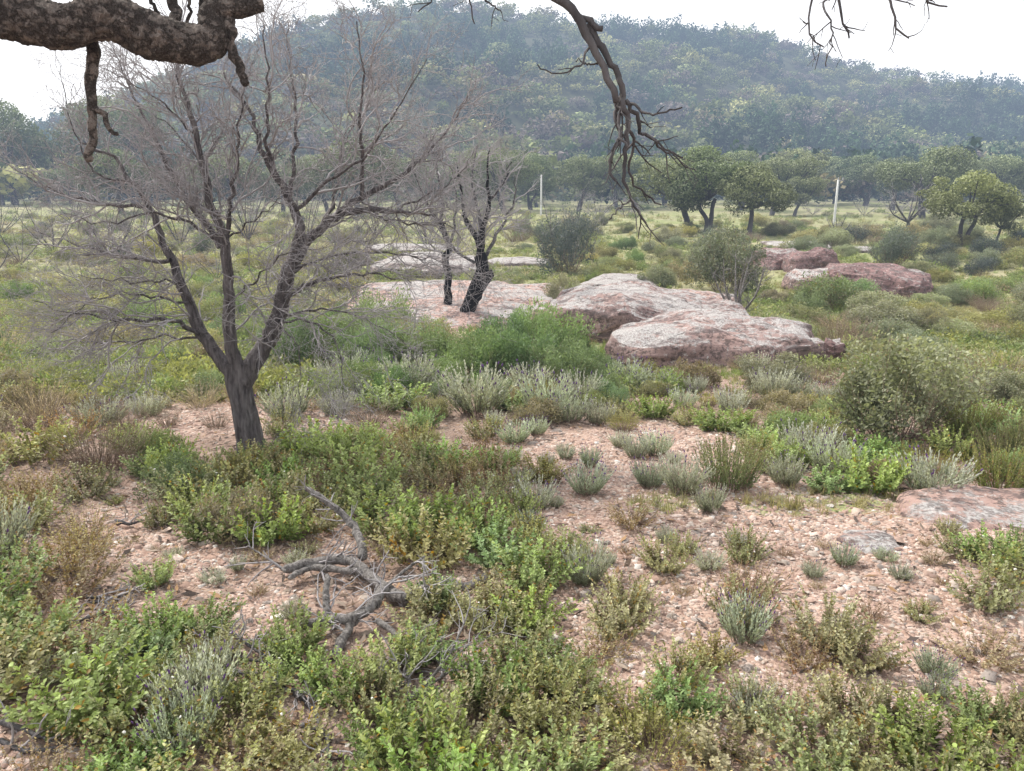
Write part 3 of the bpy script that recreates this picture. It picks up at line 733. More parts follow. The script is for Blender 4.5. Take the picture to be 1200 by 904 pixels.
# ------------------------------------------------------------------ plants
def plant(seed, ns, h, lean, per, Ll, Lw, t0=.15, top=(.2, .25, .1), bot=(.12, .12, .05), odd=None, el=(15, 55), rb=.03, curve=.35, hexa=True, hvar=.3, wig=.04, sr=.002, fl=None, cols=None, lean0=0.):
    r_ = np.random.default_rng(seed)
    az = r_.uniform(0, 2*pi, ns); le = lean0+(lean-lean0)*np.sqrt(r_.uniform(0, 1, ns))
    hs = h*r_.uniform(1-hvar, 1.08, ns)
    K = 7; tt = np.linspace(0, 1, K)
    th = le[:, None]*(1-curve*tt[None])
    step = hs[:, None]/(K-1)
    out = np.concatenate([np.zeros((ns, 1)), np.cumsum(np.sin(th[:, 1:])*step, 1)], 1)
    up = np.concatenate([np.zeros((ns, 1)), np.cumsum(np.cos(th[:, 1:])*step, 1)], 1)
    b0 = rb*np.sqrt(r_.uniform(0, 1, ns))
    P = np.stack([(out+b0[:, None])*np.cos(az)[:, None], (out+b0[:, None])*np.sin(az)[:, None], up], -1)
    P[:, 1:] += np.cumsum(r_.normal(0, wig*h/(K-1)*1.4, (ns, K-1, 3)), 1)
    # stems
    rad = sr*(1-.75*tt)[None, :, None]
    an = np.arange(3)/3*2*pi
    ring = np.stack([np.cos(an), np.sin(an), np.zeros(3)], 1)
    SV = P[:, :, None]+ring[None, None]*rad[..., None]
    i = (np.arange(ns)[:, None, None]*K*3+np.arange(K-1)[None, :, None]*3); j = np.arange(3)[None, None]; j2 = (j+1) % 3
    SF = np.stack([i+j, i+j2, i+3+j2, i+3+j], -1).reshape(-1, 4)
    # leaves
    n = ns*per
    si = np.repeat(np.arange(ns), per)
    u = t0+(1-t0)*(np.tile((np.arange(per)+.5)/per, ns)+r_.normal(0, .02, n)); u = np.clip(u, 0, .999)
    f = u*(K-1); k0 = f.astype(int); fr = (f-k0)[:, None]
    B = P[si, k0]*(1-fr)+P[si, k0+1]*fr
    T = P[si, k0+1]-P[si, k0]; T /= np.linalg.norm(T, axis=1)[:, None]+1e-9
    rv = r_.normal(0, 1, (n, 3)); rv -= T*(rv*T).sum(1)[:, None]; rv /= np.linalg.norm(rv, axis=1)[:, None]+1e-9
    e = np.radians(r_.uniform(el[0], el[1], n))+.4*u**3
    d = rv*np.cos(e)[:, None]+T*np.sin(e)[:, None]
    s = np.cross(d, T); s /= np.linalg.norm(s, axis=1)[:, None]+1e-9
    nn = np.cross(s, d)
    l = Ll*r_.uniform(.6, 1.25, n)*(1-.45*u**4); w = Lw*r_.uniform(.7, 1.2, n)
    l = l[:, None]; w = w[:, None]
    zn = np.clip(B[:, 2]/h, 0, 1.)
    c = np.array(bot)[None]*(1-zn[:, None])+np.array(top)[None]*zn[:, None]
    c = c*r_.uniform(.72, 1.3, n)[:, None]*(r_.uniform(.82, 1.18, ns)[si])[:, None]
    if odd is not None:
        m = (r_.uniform(0, 1, n) < odd[0]*(1.3-zn)) | ((r_.uniform(0, 1, ns) < odd[0]*.35)[si] & (r_.uniform(0, 1, n) < .6))
        c[m] = np.array(odd[1])*r_.uniform(.7, 1.25, (m.sum(), 1))
    if hexa:
        V = np.stack([B, B+d*l*.35+s*w*.5+nn*w*.16, B+d*l*.75+s*w*.42+nn*w*.12-nn*l*.04, B+d*l-nn*l*.12, B+d*l*.75-s*w*.42+nn*w*.12-nn*l*.04, B+d*l*.35-s*w*.5+nn*w*.16], 1).reshape(-1, 3)
        o = np.arange(n)[:, None]*6
        F = np.concatenate([o+np.array([[0, 1, 2, 3]]), o+np.array([[0, 3, 4, 5]])])
        C = np.repeat(c, 6, 0)
    else:
        V = np.stack([B, B+d*l*.45+s*w*.5, B+d*l, B+d*l*.45-s*w*.5], 1).reshape(-1, 3)
        F = np.arange(4*n).reshape(-1, 4); C = np.repeat(c, 4, 0)
    FL = None
    if fl:
        nf, fh, fr_ = fl; ii = r_.choice(ns, nf, replace=False)
        g = Geo()
        for q in ii:
            p = P[q, -1]; tdir = nrmz(P[q, -1]-P[q, -2]); st = fh*r_.uniform(.8, 2.2)
            pp = np.array([p, p+tdir*st*.98, p+tdir*st, p+tdir*(st+fh*.5), p+tdir*(st+fh)])
            g.tube(pp, [.0008, .0008, fr_*.8, fr_, fr_*.3], 5)
        FL = g.arr()
    return (V, F, C), (SV.reshape(-1, 3), SF), FL

PROTO = {}
GAIN = (1.80, 1.55, 1.95)
def proto(kind, var, flower_name=None, **kw):
    kw['top'] = tuple(min(.6, v*GAIN[i]) for i, v in enumerate(kw['top'])); kw['bot'] = tuple(v*1.5 for v in kw['bot'])
    leaf, stem, FL = plant(**kw)
    h = max(.001, np.percentile(leaf[0][:, 2], 99)); w = np.percentile(np.abs(leaf[0][:, :2]), 97)*2
    a = mesh_np("leaves", leaf[0], leaf[1], M_LEAF, None, leaf[2]); b = mesh_np("stems", stem[0], stem[1], M_STEM)
    parts = [a, b]
    if FL is not None: parts.append(mesh_np(flower_name or "flower_heads", FL[0], FL[1], M_FLOWER if kind.startswith('lav') else M_WHITE))
    for p in parts: COL.objects.unlink(p)
    PROTO.setdefault(kind, []).append((parts, w, h))

def cloud_geo(seed, n, h, nl, lob, size, top, bot, elong=2.2, upright=0., odd=None):
    """billowing bush about 1 m wide: many small leaves in overlapping clumps on a dome"""
    r_ = np.random.default_rng(seed)
    lobes = []
    for i in range(nl):
        a = r_.uniform(0, 2*pi); q = math.sqrt(r_.uniform(0, 1))*.40; zz = h*(.30+.50*math.sqrt(max(0, 1-(q/.46)**2)))*r_.uniform(.5, 1.2)
        if r_.uniform() < .3: zz *= .5
        s_ = lob*r_.uniform(.7, 1.3); lobes.append((q*cos(a), q*sin(a), zz, s_, s_, s_*(1+upright)*r_.uniform(.8, 1.2)))
    L = np.array(lobes); k = r_.integers(0, nl, n)
    d = r_.normal(0, 1, (n, 3)); d /= np.linalg.norm(d, axis=1)[:, None]; rad = r_.uniform(.25, 1.12, n)**.55
    c = L[k, :3]+d*L[k, 3:6]*rad[:, None]; c[:, 2] = np.abs(c[:, 2])
    ax = r_.normal(0, 1, (n, 3))+d*.8+np.array([0, 0, 2.2*upright+.3]); ax /= np.linalg.norm(ax, axis=1)[:, None]
    b = np.cross(ax, r_.normal(0, 1, (n, 3))); b /= np.linalg.norm(b, axis=1)[:, None]
    s_ = size*r_.uniform(.6, 1.4, n)[:, None]
    V = np.stack([c-ax*s_, c+b*s_/elong, c+ax*s_, c-b*s_/elong], 1).reshape(-1, 3)
    f = np.clip(.25+.75*(c[:, 2]/h)*.8+.25*(rad-.6), 0, 1)[:, None]  # shading put into leaf colour: light top, dark underside and inner leaves
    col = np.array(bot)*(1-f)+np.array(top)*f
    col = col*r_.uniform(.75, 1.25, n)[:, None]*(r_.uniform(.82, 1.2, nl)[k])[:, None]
    if odd is not None:
        m = r_.uniform(0, 1, n) < odd[0]; col[m] = np.array(odd[1])*r_.uniform(.7, 1.2, (m.sum(), 1))
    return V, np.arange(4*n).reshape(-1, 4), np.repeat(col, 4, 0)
def proto_cloud(kind, seed, sprigs=None, **kw):
    for q in ('top', 'bot'): kw[q] = tuple(v*g for v, g in zip(kw[q], (1.65, 1.5, 1.85)))
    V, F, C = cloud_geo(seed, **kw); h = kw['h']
    leaf, stem, _ = plant(seed+1, 60, h*.95, 1.0, 14, .04, .012, t0=.5, top=kw['top'], bot=kw['bot'], el=(20, 60), rb=.14, curve=.4, hexa=False, wig=.09, sr=.004, hvar=.35)
    F = np.concatenate([F, leaf[1]+len(V)]); V = np.concatenate([V, leaf[0]]); C = np.concatenate([C, leaf[2]])
    a = mesh_np("leaves", V, F, M_LEAF, None, C); b = mesh_np("stems", stem[0], stem[1], M_STEM)
    for p in (a, b): COL.objects.unlink(p)
    PROTO.setdefault(kind, []).append(([a, b], np.percentile(np.abs(V[:, :2]), 97)*2, h))

OL = (.205, .235, .105); OLB = (.13, .12, .055)
for v in range(4):   # rockroses: soft oval leaves in pairs
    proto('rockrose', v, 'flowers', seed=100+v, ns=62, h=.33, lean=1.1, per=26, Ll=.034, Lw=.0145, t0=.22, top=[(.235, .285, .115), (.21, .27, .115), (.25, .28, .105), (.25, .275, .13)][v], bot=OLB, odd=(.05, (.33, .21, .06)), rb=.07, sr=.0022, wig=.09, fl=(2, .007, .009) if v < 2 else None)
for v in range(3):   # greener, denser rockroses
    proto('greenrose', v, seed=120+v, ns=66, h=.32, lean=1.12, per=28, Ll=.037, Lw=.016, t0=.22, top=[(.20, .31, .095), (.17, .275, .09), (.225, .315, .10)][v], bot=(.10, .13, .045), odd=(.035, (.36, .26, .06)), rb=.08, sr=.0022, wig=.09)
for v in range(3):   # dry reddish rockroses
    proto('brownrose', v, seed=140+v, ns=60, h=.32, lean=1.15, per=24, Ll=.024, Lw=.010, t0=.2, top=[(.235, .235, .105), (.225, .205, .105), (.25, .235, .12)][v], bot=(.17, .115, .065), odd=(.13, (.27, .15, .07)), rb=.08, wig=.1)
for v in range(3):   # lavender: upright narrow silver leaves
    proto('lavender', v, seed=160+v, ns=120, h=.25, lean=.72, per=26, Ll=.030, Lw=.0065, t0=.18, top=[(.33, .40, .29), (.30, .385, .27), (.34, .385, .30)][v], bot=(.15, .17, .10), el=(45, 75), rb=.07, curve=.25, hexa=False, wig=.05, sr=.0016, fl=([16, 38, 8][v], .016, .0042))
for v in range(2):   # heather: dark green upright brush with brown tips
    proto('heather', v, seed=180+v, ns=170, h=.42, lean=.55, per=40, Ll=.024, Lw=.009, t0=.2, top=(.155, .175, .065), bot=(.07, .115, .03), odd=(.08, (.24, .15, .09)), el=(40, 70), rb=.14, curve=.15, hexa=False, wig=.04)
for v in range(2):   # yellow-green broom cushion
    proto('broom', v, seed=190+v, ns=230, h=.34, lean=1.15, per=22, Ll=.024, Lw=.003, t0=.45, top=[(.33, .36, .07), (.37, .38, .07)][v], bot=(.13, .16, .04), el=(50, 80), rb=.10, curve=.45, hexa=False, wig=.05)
for v in range(3):   # lush soft green bush
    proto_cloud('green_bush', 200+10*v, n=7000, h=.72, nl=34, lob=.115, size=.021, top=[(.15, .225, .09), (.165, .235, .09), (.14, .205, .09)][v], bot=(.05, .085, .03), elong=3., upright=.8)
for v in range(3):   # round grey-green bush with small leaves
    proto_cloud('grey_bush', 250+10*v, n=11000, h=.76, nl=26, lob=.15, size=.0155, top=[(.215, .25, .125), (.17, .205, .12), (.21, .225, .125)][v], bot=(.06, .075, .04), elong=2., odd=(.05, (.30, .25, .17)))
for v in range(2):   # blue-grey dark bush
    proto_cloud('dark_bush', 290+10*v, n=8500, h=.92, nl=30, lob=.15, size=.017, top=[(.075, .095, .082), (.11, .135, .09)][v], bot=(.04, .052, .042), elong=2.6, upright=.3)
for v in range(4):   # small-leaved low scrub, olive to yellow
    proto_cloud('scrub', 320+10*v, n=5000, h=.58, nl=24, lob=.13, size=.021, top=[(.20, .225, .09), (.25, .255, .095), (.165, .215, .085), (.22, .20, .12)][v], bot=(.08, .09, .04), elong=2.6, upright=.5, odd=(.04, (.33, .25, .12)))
for v in range(2):   # dry straw-coloured grassy clump
    proto('dry_clump', v, seed=250+v, ns=150, h=.5, lean=.95, per=12, Ll=.09, Lw=.004, t0=.1, top=[(.33, .29, .19), (.28, .24, .17)][v], bot=(.2, .17, .1), el=(60, 85), rb=.12, curve=-.2, hexa=False, wig=.06, sr=.0015)
for v in range(2):   # greyish twiggy shrub with sparse leaves
    proto('twiggy', v, seed=260+v, ns=150, h=.6, lean=1.2, per=12, Ll=.03, Lw=.006, t0=.3, top=[(.27, .26, .19), (.24, .25, .17)][v], bot=(.17, .15, .11), el=(30, 70), rb=.15, curve=.4, hexa=False, wig=.12, sr=.004)

NAMES = {'rockrose': ('rockrose_shrub', 'pale green rockrose', 'shrub', 'rockroses on the stony ground'),
         'greenrose': ('rockrose_shrub', 'bright green rockrose', 'shrub', 'rockroses on the stony ground'),
         'brownrose': ('rockrose_shrub', 'brownish rockrose', 'shrub', 'rockroses on the stony ground'),
         'lavender': ('lavender', 'silvery lavender', 'lavender', 'wild lavenders'),
         'heather': ('heather', 'dark upright heather', 'shrub', 'heather bushes'),
         'broom': ('broom_shrub', 'yellow green broom cushion', 'shrub', 'broom cushions'),
         'green_bush': ('green_bush', 'lush green bush', 'bush', 'lush green bushes'),
         'grey_bush': ('grey_bush', 'round grey green bush', 'bush', 'round grey green bushes'),
         'dark_bush': ('dark_bush', 'dark blue green bush', 'bush', 'dark bushes'),
         'scrub': ('low_shrub', 'olive low shrub', 'shrub', 'low shrubs of the clearing'),
         'dry_clump': ('dry_grass_clump', 'straw coloured dry clump', 'grass clump', 'dry clumps'),
         'twiggy': ('twiggy_shrub', 'greyish twiggy shrub', 'shrub', 'twiggy shrubs')}
LAND = [("the bare tree", 290, 500), ("the fallen branch", 410, 700), ("the burnt trunks", 540, 370), ("the nearest boulder", 840, 420),
        ("the pink slab at right", 1140, 605), ("the big round bush", 1050, 510), ("the far rock cluster", 990, 335), ("the white pole", 978, 262),
        ("the left frame edge", 0, 640), ("the bottom left corner", 60, 880), ("the bottom right corner", 1150, 880), ("the flat rock in gravel", 1018, 650),
        ("the heather tuft", 850, 575), ("the pale grey slab", 515, 320), ("the lone oak", 1128, 285), ("the pink rock slab", 440, 380), ("the left gravel patch", 35, 500)]
PLACED = []; ITEMS = []
def add_plant(kind, x, y, w, hk=1., label=None, var=None, z=None):
    ps = PROTO[kind]; v = random.randrange(len(ps)) if var is None else var
    parts, pw, ph = ps[v]
    nm, txt, cat, grp = NAMES[kind]
    s = w/pw
    o = empty(nm, (x, y, float(H(x, y))-.01*s if z is None else z), random.uniform(0, 6.28))
    q_ = random.uniform(.82, 1.18); o.scale = (s*q_, s/q_, s*hk*{'rockrose': .86, 'greenrose': .86, 'brownrose': .86, 'scrub': .82, 'green_bush': .80, 'grey_bush': .88}.get(kind, .95))
    for p in parts:
        c = p.copy(); c.name = p.name.split('.')[0]; COL.objects.link(c); c.parent = o
    tag(o, None, cat, grp)
    px, py, d = project(x, y, H(x, y))
    ITEMS.append([o, txt, float(px), float(py), w, kind, label])
    PLACED.append((x, y, w*.5)); return o
def pp(kind, px, py, wpx, hk=1., label=None, var=None):
    x, y, z = G(px, py)
    w = wpx/FPX*(y*cos(PITCH)+(CAMZ-z)*sin(PITCH))
    y2 = y+w*.32; return add_plant(kind, x*y2/y, y2, w, hk, label, var)
def blocked(x, y, r, f=.62):
    for (a, b, c) in PLACED:
        if (a-x)**2+(b-y)**2 < ((c+r)*f)**2: return True
    for (a, b, w, d, rz) in ROCKS:
        dx, dy = x-a, y-b; cc, ss = cos(-rz), sin(-rz); u, v = dx*cc-dy*ss, dx*ss+dy*cc
        if (u/(w+r*.7))**2+(v/(d+r*.7))**2 < 1: return True
    return False
def inpoly(px, py, poly):
    c = False; j = len(poly)-1
    for i in range(len(poly)):
        xi, yi = poly[i]; xj, yj = poly[j]
        if (yi > py) != (yj > py) and px < (xj-xi)*(py-yi)/(yj-yi)+xi: c = not c
        j = i
    return c
def fill(poly, kinds, n, wr, f=.62, hk=(.85, 1.15), tries=30):
    ks = list(kinds); ws = [kinds[k] for k in ks]
    W = [G(px, max(py, 236)) for px, py in poly]
    x0, x1 = min(a[0] for a in W), max(a[0] for a in W); y0, y1 = min(a[1] for a in W), max(a[1] for a in W)
    done = 0
    for _ in range(n*tries):
        if done >= n: break
        if y1/y0 > 1.8:   # even in the picture's depth, not in metres
            y = 1/random.uniform(1/y1, 1/y0)
        else: y = random.uniform(y0, y1)
        x = random.uniform(x0, x1)
        px, py, d = project(x, y, H(x, y))
        if not inpoly(px, py, poly): continue
        w = random.uniform(*wr)
        if blocked(x, y, w*.5, f): continue
        add_plant(random.choices(ks, ws)[0], x, y, w, random.uniform(*hk)); done += 1
    return done

# --- named individuals -------------------------------------------------------
pp('grey_bush', 1050, 527, 150, 1.05, "big rounded grey green bush right of centre, largest of the middle ground", 0)
pp('broom', 1083, 562, 68, .9, "yellow green broom cushion in front of the big rounded bush", 1)
pp('lavender', 1090, 588, 72, .9, "silvery lavender just behind the pink slab at the right edge", 0)
pp('heather', 852, 580, 76, 1.0, "dark heather tuft with brown tips left of the green patch", 0)
pp('dark_bush', 664, 325, 66, 1.15, "dark blue green bush right of the burnt trees", 0)
pp('grey_bush', 850, 345, 75, 1.25, "round grey bush behind the dead shrub by the boulders", 1)
pp('grey_bush', 658, 368, 36, 1.5, "small leafy bush growing against the pink ledge", 2)
pp('dark_bush', 1046, 315, 50, .9, "dark round bush in the meadow behind the far rock cluster", 1)
pp('grey_bush', 768, 345, 40, 1., "grey ball shaped bush left of the dead shrub", 1)
pp('scrub', 965, 366, 62, 1., "green bush in front of the far rock cluster", 2)
pp('green_bush', 948, 372, 44, .8, "bright green low bush touching the far cluster's front bush", 1)
for a in [(560, 448, 75), (605, 450, 85), (655, 452, 70), (590, 425, 75), (640, 425, 85), (685, 445, 50), (625, 405, 55), (540, 428, 50), (705, 470, 42), (515, 455, 50), (575, 470, 46), (665, 425, 55)]:
    pp('green_bush', a[0], a[1], a[2], random.uniform(.85, 1.05))
for a in [(28, 482, 48), (645, 470, 40), (233, 462, 34), (830, 478, 30), (730, 508, 40), (905, 470, 26), (985, 520, 36), (765, 905, 90)]:
    pp('broom', a[0], a[1], a[2], 1.)
LAV = [(603, 522, 34), (640, 551, 25), (692, 550, 28), (728, 527, 34), (768, 536, 30), (762, 575, 40), (800, 584, 38), (688, 584, 36), (628, 600, 42), (652, 596, 30),
       (623, 628, 26), (831, 604, 44), (560, 490, 56), (640, 492, 56), (668, 498, 40), (580, 500, 40), (630, 512, 40), (920, 573, 44), (870, 762, 44), (518, 548, 30),
       (855, 488, 30), (884, 448, 40), (905, 470, 36), (935, 468, 36), (815, 462, 34), (225, 860, 80), (250, 830, 60), (345, 730, 34), (280, 672, 34), (690, 690, 40), (682, 690, 30),
       (975, 745, 44), (880, 850, 60), (395, 490, 44), (600, 545, 24), (700, 500, 30), (662, 540, 20), (745, 540, 24), (790, 545, 26), (612, 570, 26)]
for a in LAV: pp('lavender', a[0], a[1], a[2]*random.choice([.6, .8, .95, 1.15, 1.3]), random.uniform(.8, 1.25))
RR = [(665, 655, 46), (775, 676, 66), (800, 655, 40), (872, 665, 60), (740, 622, 64), (728, 752, 92), (735, 720, 70), (868, 742, 84), (880, 705, 70), (940, 790, 80), (1000, 795, 90), (965, 765, 90),
      (1155, 722, 90), (1195, 700, 90), (1155, 668, 66), (1190, 660, 60), (1120, 658, 44), (1110, 628, 28), (700, 790, 76), (790, 818, 80), (680, 838, 80), (835, 790, 60), (870, 862, 90), (920, 842, 70),
      (985, 868, 100), (1040, 878, 90), (950, 915, 110), (1150, 870, 90), (1195, 890, 90), (1090, 915, 110), (850, 930, 110), (735, 880, 90), (640, 905, 100), (1010, 935, 100), (1180, 940, 100), (700, 930, 90)]
for a in RR: pp(random.choices(['rockrose', 'greenrose', 'brownrose'], [6, 2, 2])[0], *a, random.uniform(.85, 1.1))
pp('brownrose', 1150, 792, 100, .7, "flat brownish rockrose with dry tips on the gravel at lower right")
pp('greenrose', 110, 875, 150, .9, "largest bright green rockrose near the bottom left corner")
pp('greenrose', 182, 695, 46, 1., "small bright green rockrose alone on the left gravel path")
pp('scrub', 285, 636, 95, 1., "grey green bush spreading in front of the bare tree's trunk", 3)
for a in [(230, 600, 80), (330, 615, 85), (255, 640, 80), (320, 645, 75), (370, 600, 80), (280, 585, 80), (205, 570, 70), (190, 620, 50), (405, 560, 80), (370, 545, 70)]: pp(random.choice(['greenrose', 'greenrose', 'rockrose']), *a, 1.1)
pp('green_bush', 215, 590, 80, .8, "feathery dark green bush left of the bare tree's trunk", 2)
pp('scrub', 190, 545, 50, 1.1, "feathery green shrub with upright tips left of the bare tree", 2)
pp('twiggy', 120, 560, 110, 1.0, "wide brown grey shrub left of the bare tree", 0)
pp('rockrose', 345, 905, 95, .9); pp('lavender', 215, 900, 70, 1.2)
for a, b, r in [(360, 590, .10), (395, 600, .12), (420, 640, .14), (345, 675, .13), (375, 690, .18), (400, 720, .22), (440, 700, .20), (470, 715, .14), (360, 735, .14), (395, 775, .16), (430, 750, .2), (520, 790, .16), (550, 765, .14), (485, 815, .14), (300, 755, .16), (270, 750, .12), (310, 790, .12), (110, 715, .14), (140, 705, .12), (90, 720, .1), (30, 870, .2), (530, 690, .10), (560, 685, .10), (360, 825, .10), (470, 760, .12)]:
    x_, y_, z_ = G(a, b); PLACED.append((x_, y_-.05, r))
# --- filled patches ----------------------------------------------------------
K3 = {'rockrose': 5, 'greenrose': 4, 'brownrose': 2}
cnt = []
cnt.append(fill([(-40, 570), (105, 580), (130, 690), (110, 800), (-40, 830)], {'rockrose': 5, 'brownrose': 3, 'greenrose': 1, 'lavender': .5}, 24, (.32, .52), .62))
cnt.append(fill([(60, 850), (130, 745), (250, 725), (290, 790), (340, 840), (430, 850), (430, 780), (470, 700), (600, 690), (670, 790), (700, 990), (0, 990)], {'rockrose': 4, 'greenrose': 6, 'brownrose': 1}, 54, (.26, .42), .6))
cnt.append(fill([(150, 520), (250, 560), (350, 530), (450, 590), (590, 640), (600, 700), (480, 700), (440, 640), (300, 630), (190, 600)], {'rockrose': 3, 'greenrose': 5, 'brownrose': 1}, 32, (.32, .5), .6))
cnt.append(fill([(320, 510), (440, 500), (540, 490), (590, 530), (570, 650), (470, 640), (420, 580)], {'rockrose': 5, 'greenrose': 3, 'brownrose': 2}, 22, (.3, .5), .6))
cnt.append(fill([(660, 800), (760, 770), (860, 830), (1200, 840), (1240, 990), (660, 990)], K3, 22, (.25, .42), .75))
cnt.append(fill([(700, 480), (980, 470), (1000, 560), (900, 560), (830, 500), (720, 500)], {'rockrose': 5, 'greenrose': 4, 'lavender': 1, 'scrub': 2}, 24, (.3, .5), .8, (.75, 1.)))
cnt.append(fill([(400, 430), (520, 440), (820, 450), (830, 490), (520, 500), (390, 480)], {'scrub': 5, 'green_bush': 3, 'greenrose': 3, 'lavender': 3}, 36, (.35, .7), .7, (.7, 1.)))
cnt.append(fill([(850, 480), (1010, 490), (1080, 560), (1000, 585), (900, 560)], {'rockrose': 3, 'greenrose': 4, 'scrub': 3}, 16, (.35, .55), .75, (.7, 1.)))
cnt.append(fill([(1100, 500), (1240, 490), (1240, 590), (1100, 590)], {'greenrose': 3, 'scrub': 4, 'grey_bush': 1, 'heather': 1}, 16, (.4, .65), .75, (.7, 1.)))
cnt.append(fill([(-60, 430), (260, 440), (250, 480), (60, 490), (120, 540), (-60, 560)], {'scrub': 4, 'dry_clump': 2, 'twiggy': 3, 'rockrose': 2, 'lavender': 1}, 28, (.4, .8), .68))
cnt.append(fill([(-60, 320), (260, 320), (300, 430), (-60, 440)], {'scrub': 4, 'dry_clump': 2, 'twiggy': 2, 'green_bush': 2, 'grey_bush': 1}, 42, (.55, 1.2), .8, (.6, 1.)))
cnt.append(fill([(300, 400), (430, 380), (520, 400), (500, 440), (300, 440)], {'scrub': 4, 'green_bush': 4, 'twiggy': 1}, 16, (.7, 1.2), .62))
cnt.append(fill([(820, 405), (1240, 400), (1240, 470), (960, 490), (860, 455)], {'grey_bush': 4, 'twiggy': 3, 'scrub': 3, 'dark_bush': .6, 'dry_clump': 3}, 26, (.5, 1.1), .85, (.6, .95)))
cnt.append(fill([(900, 350), (1240, 330), (1240, 400), (960, 410)], {'grey_bush': 3, 'twiggy': 2, 'scrub': 5, 'dry_clump': 1, 'green_bush': 1}, 44, (.6, 1.3), .8, (.6, .95)))
cnt.append(fill([(640, 290), (880, 285), (900, 340), (700, 340)], {'scrub': 4, 'grey_bush': 2, 'green_bush': 2, 'dark_bush': .5}, 24, (.6, 1.2), 1., (.7, 1.)))
cnt.append(fill([(870, 285), (1240, 290), (1240, 330), (1080, 330)], {'scrub': 4, 'grey_bush': 3, 'dark_bush': 1}, 24, (.8, 1.7), 1., (.6, .9)))
cnt.append(fill([(-60, 250), (420, 255), (420, 320), (-60, 325)], {'scrub': 5, 'grey_bush': 2, 'twiggy': 3, 'dry_clump': 2, 'dark_bush': .6}, 64, (.9, 2.), .8, (.6, .95)))
cnt.append(fill([(560, 262), (1240, 262), (1240, 285), (560, 290)], {'scrub': 4, 'grey_bush': 2, 'dark_bush': 1, 'twiggy': 2}, 34, (1.1, 2.2), 1., (.5, .85)))
cnt.append(fill([(-40, 470), (480, 440), (500, 505), (300, 500), (120, 520), (-40, 540)], {'brownrose': 4, 'twiggy': 2, 'lavender': 3, 'scrub': 2, 'rockrose': 3}, 26, (.3, .55), .7, (.7, 1.1)))
cnt.append(fill([(560, 268), (1240, 266), (1240, 345), (1090, 345), (880, 300), (700, 330), (560, 300)], {'scrub': 4, 'grey_bush': 3, 'dark_bush': 2, 'green_bush': 1}, 60, (.5, 1.3), 1., (.6, .95)))
cnt.append(fill([(-40, 262), (430, 262), (430, 400), (-40, 420)], {'scrub': 4, 'grey_bush': 3, 'dark_bush': 1.2, 'twiggy': 3, 'dry_clump': 3}, 60, (.5, 1.2), .85, (.7, 1.1)))
cnt.append(fill([(230, 740), (480, 780), (640, 720), (640, 860), (300, 860)], {'rockrose': 4, 'greenrose': 5}, 12, (.22, .36), .55))
cnt.append(fill([(420, 660), (640, 560), (660, 700), (560, 700), (480, 720)], {'rockrose': 4, 'greenrose': 4, 'brownrose': 1}, 12, (.28, .42), .7))
cnt.append(fill([(640, 620), (1200, 640), (1200, 840), (700, 840)], {'brownrose': 3, 'lavender': 2, 'rockrose': 2, 'dry_clump': 1}, 26, (.08, .2), 1.1, (.6, 1.1)))
cnt.append(fill([(120, 560), (480, 640), (560, 820), (200, 760)], {'brownrose': 3, 'lavender': 2, 'rockrose': 3, 'dry_clump': 1}, 16, (.08, .2), 1.0, (.6, 1.1)))
print("FILLS", cnt, len(ITEMS))

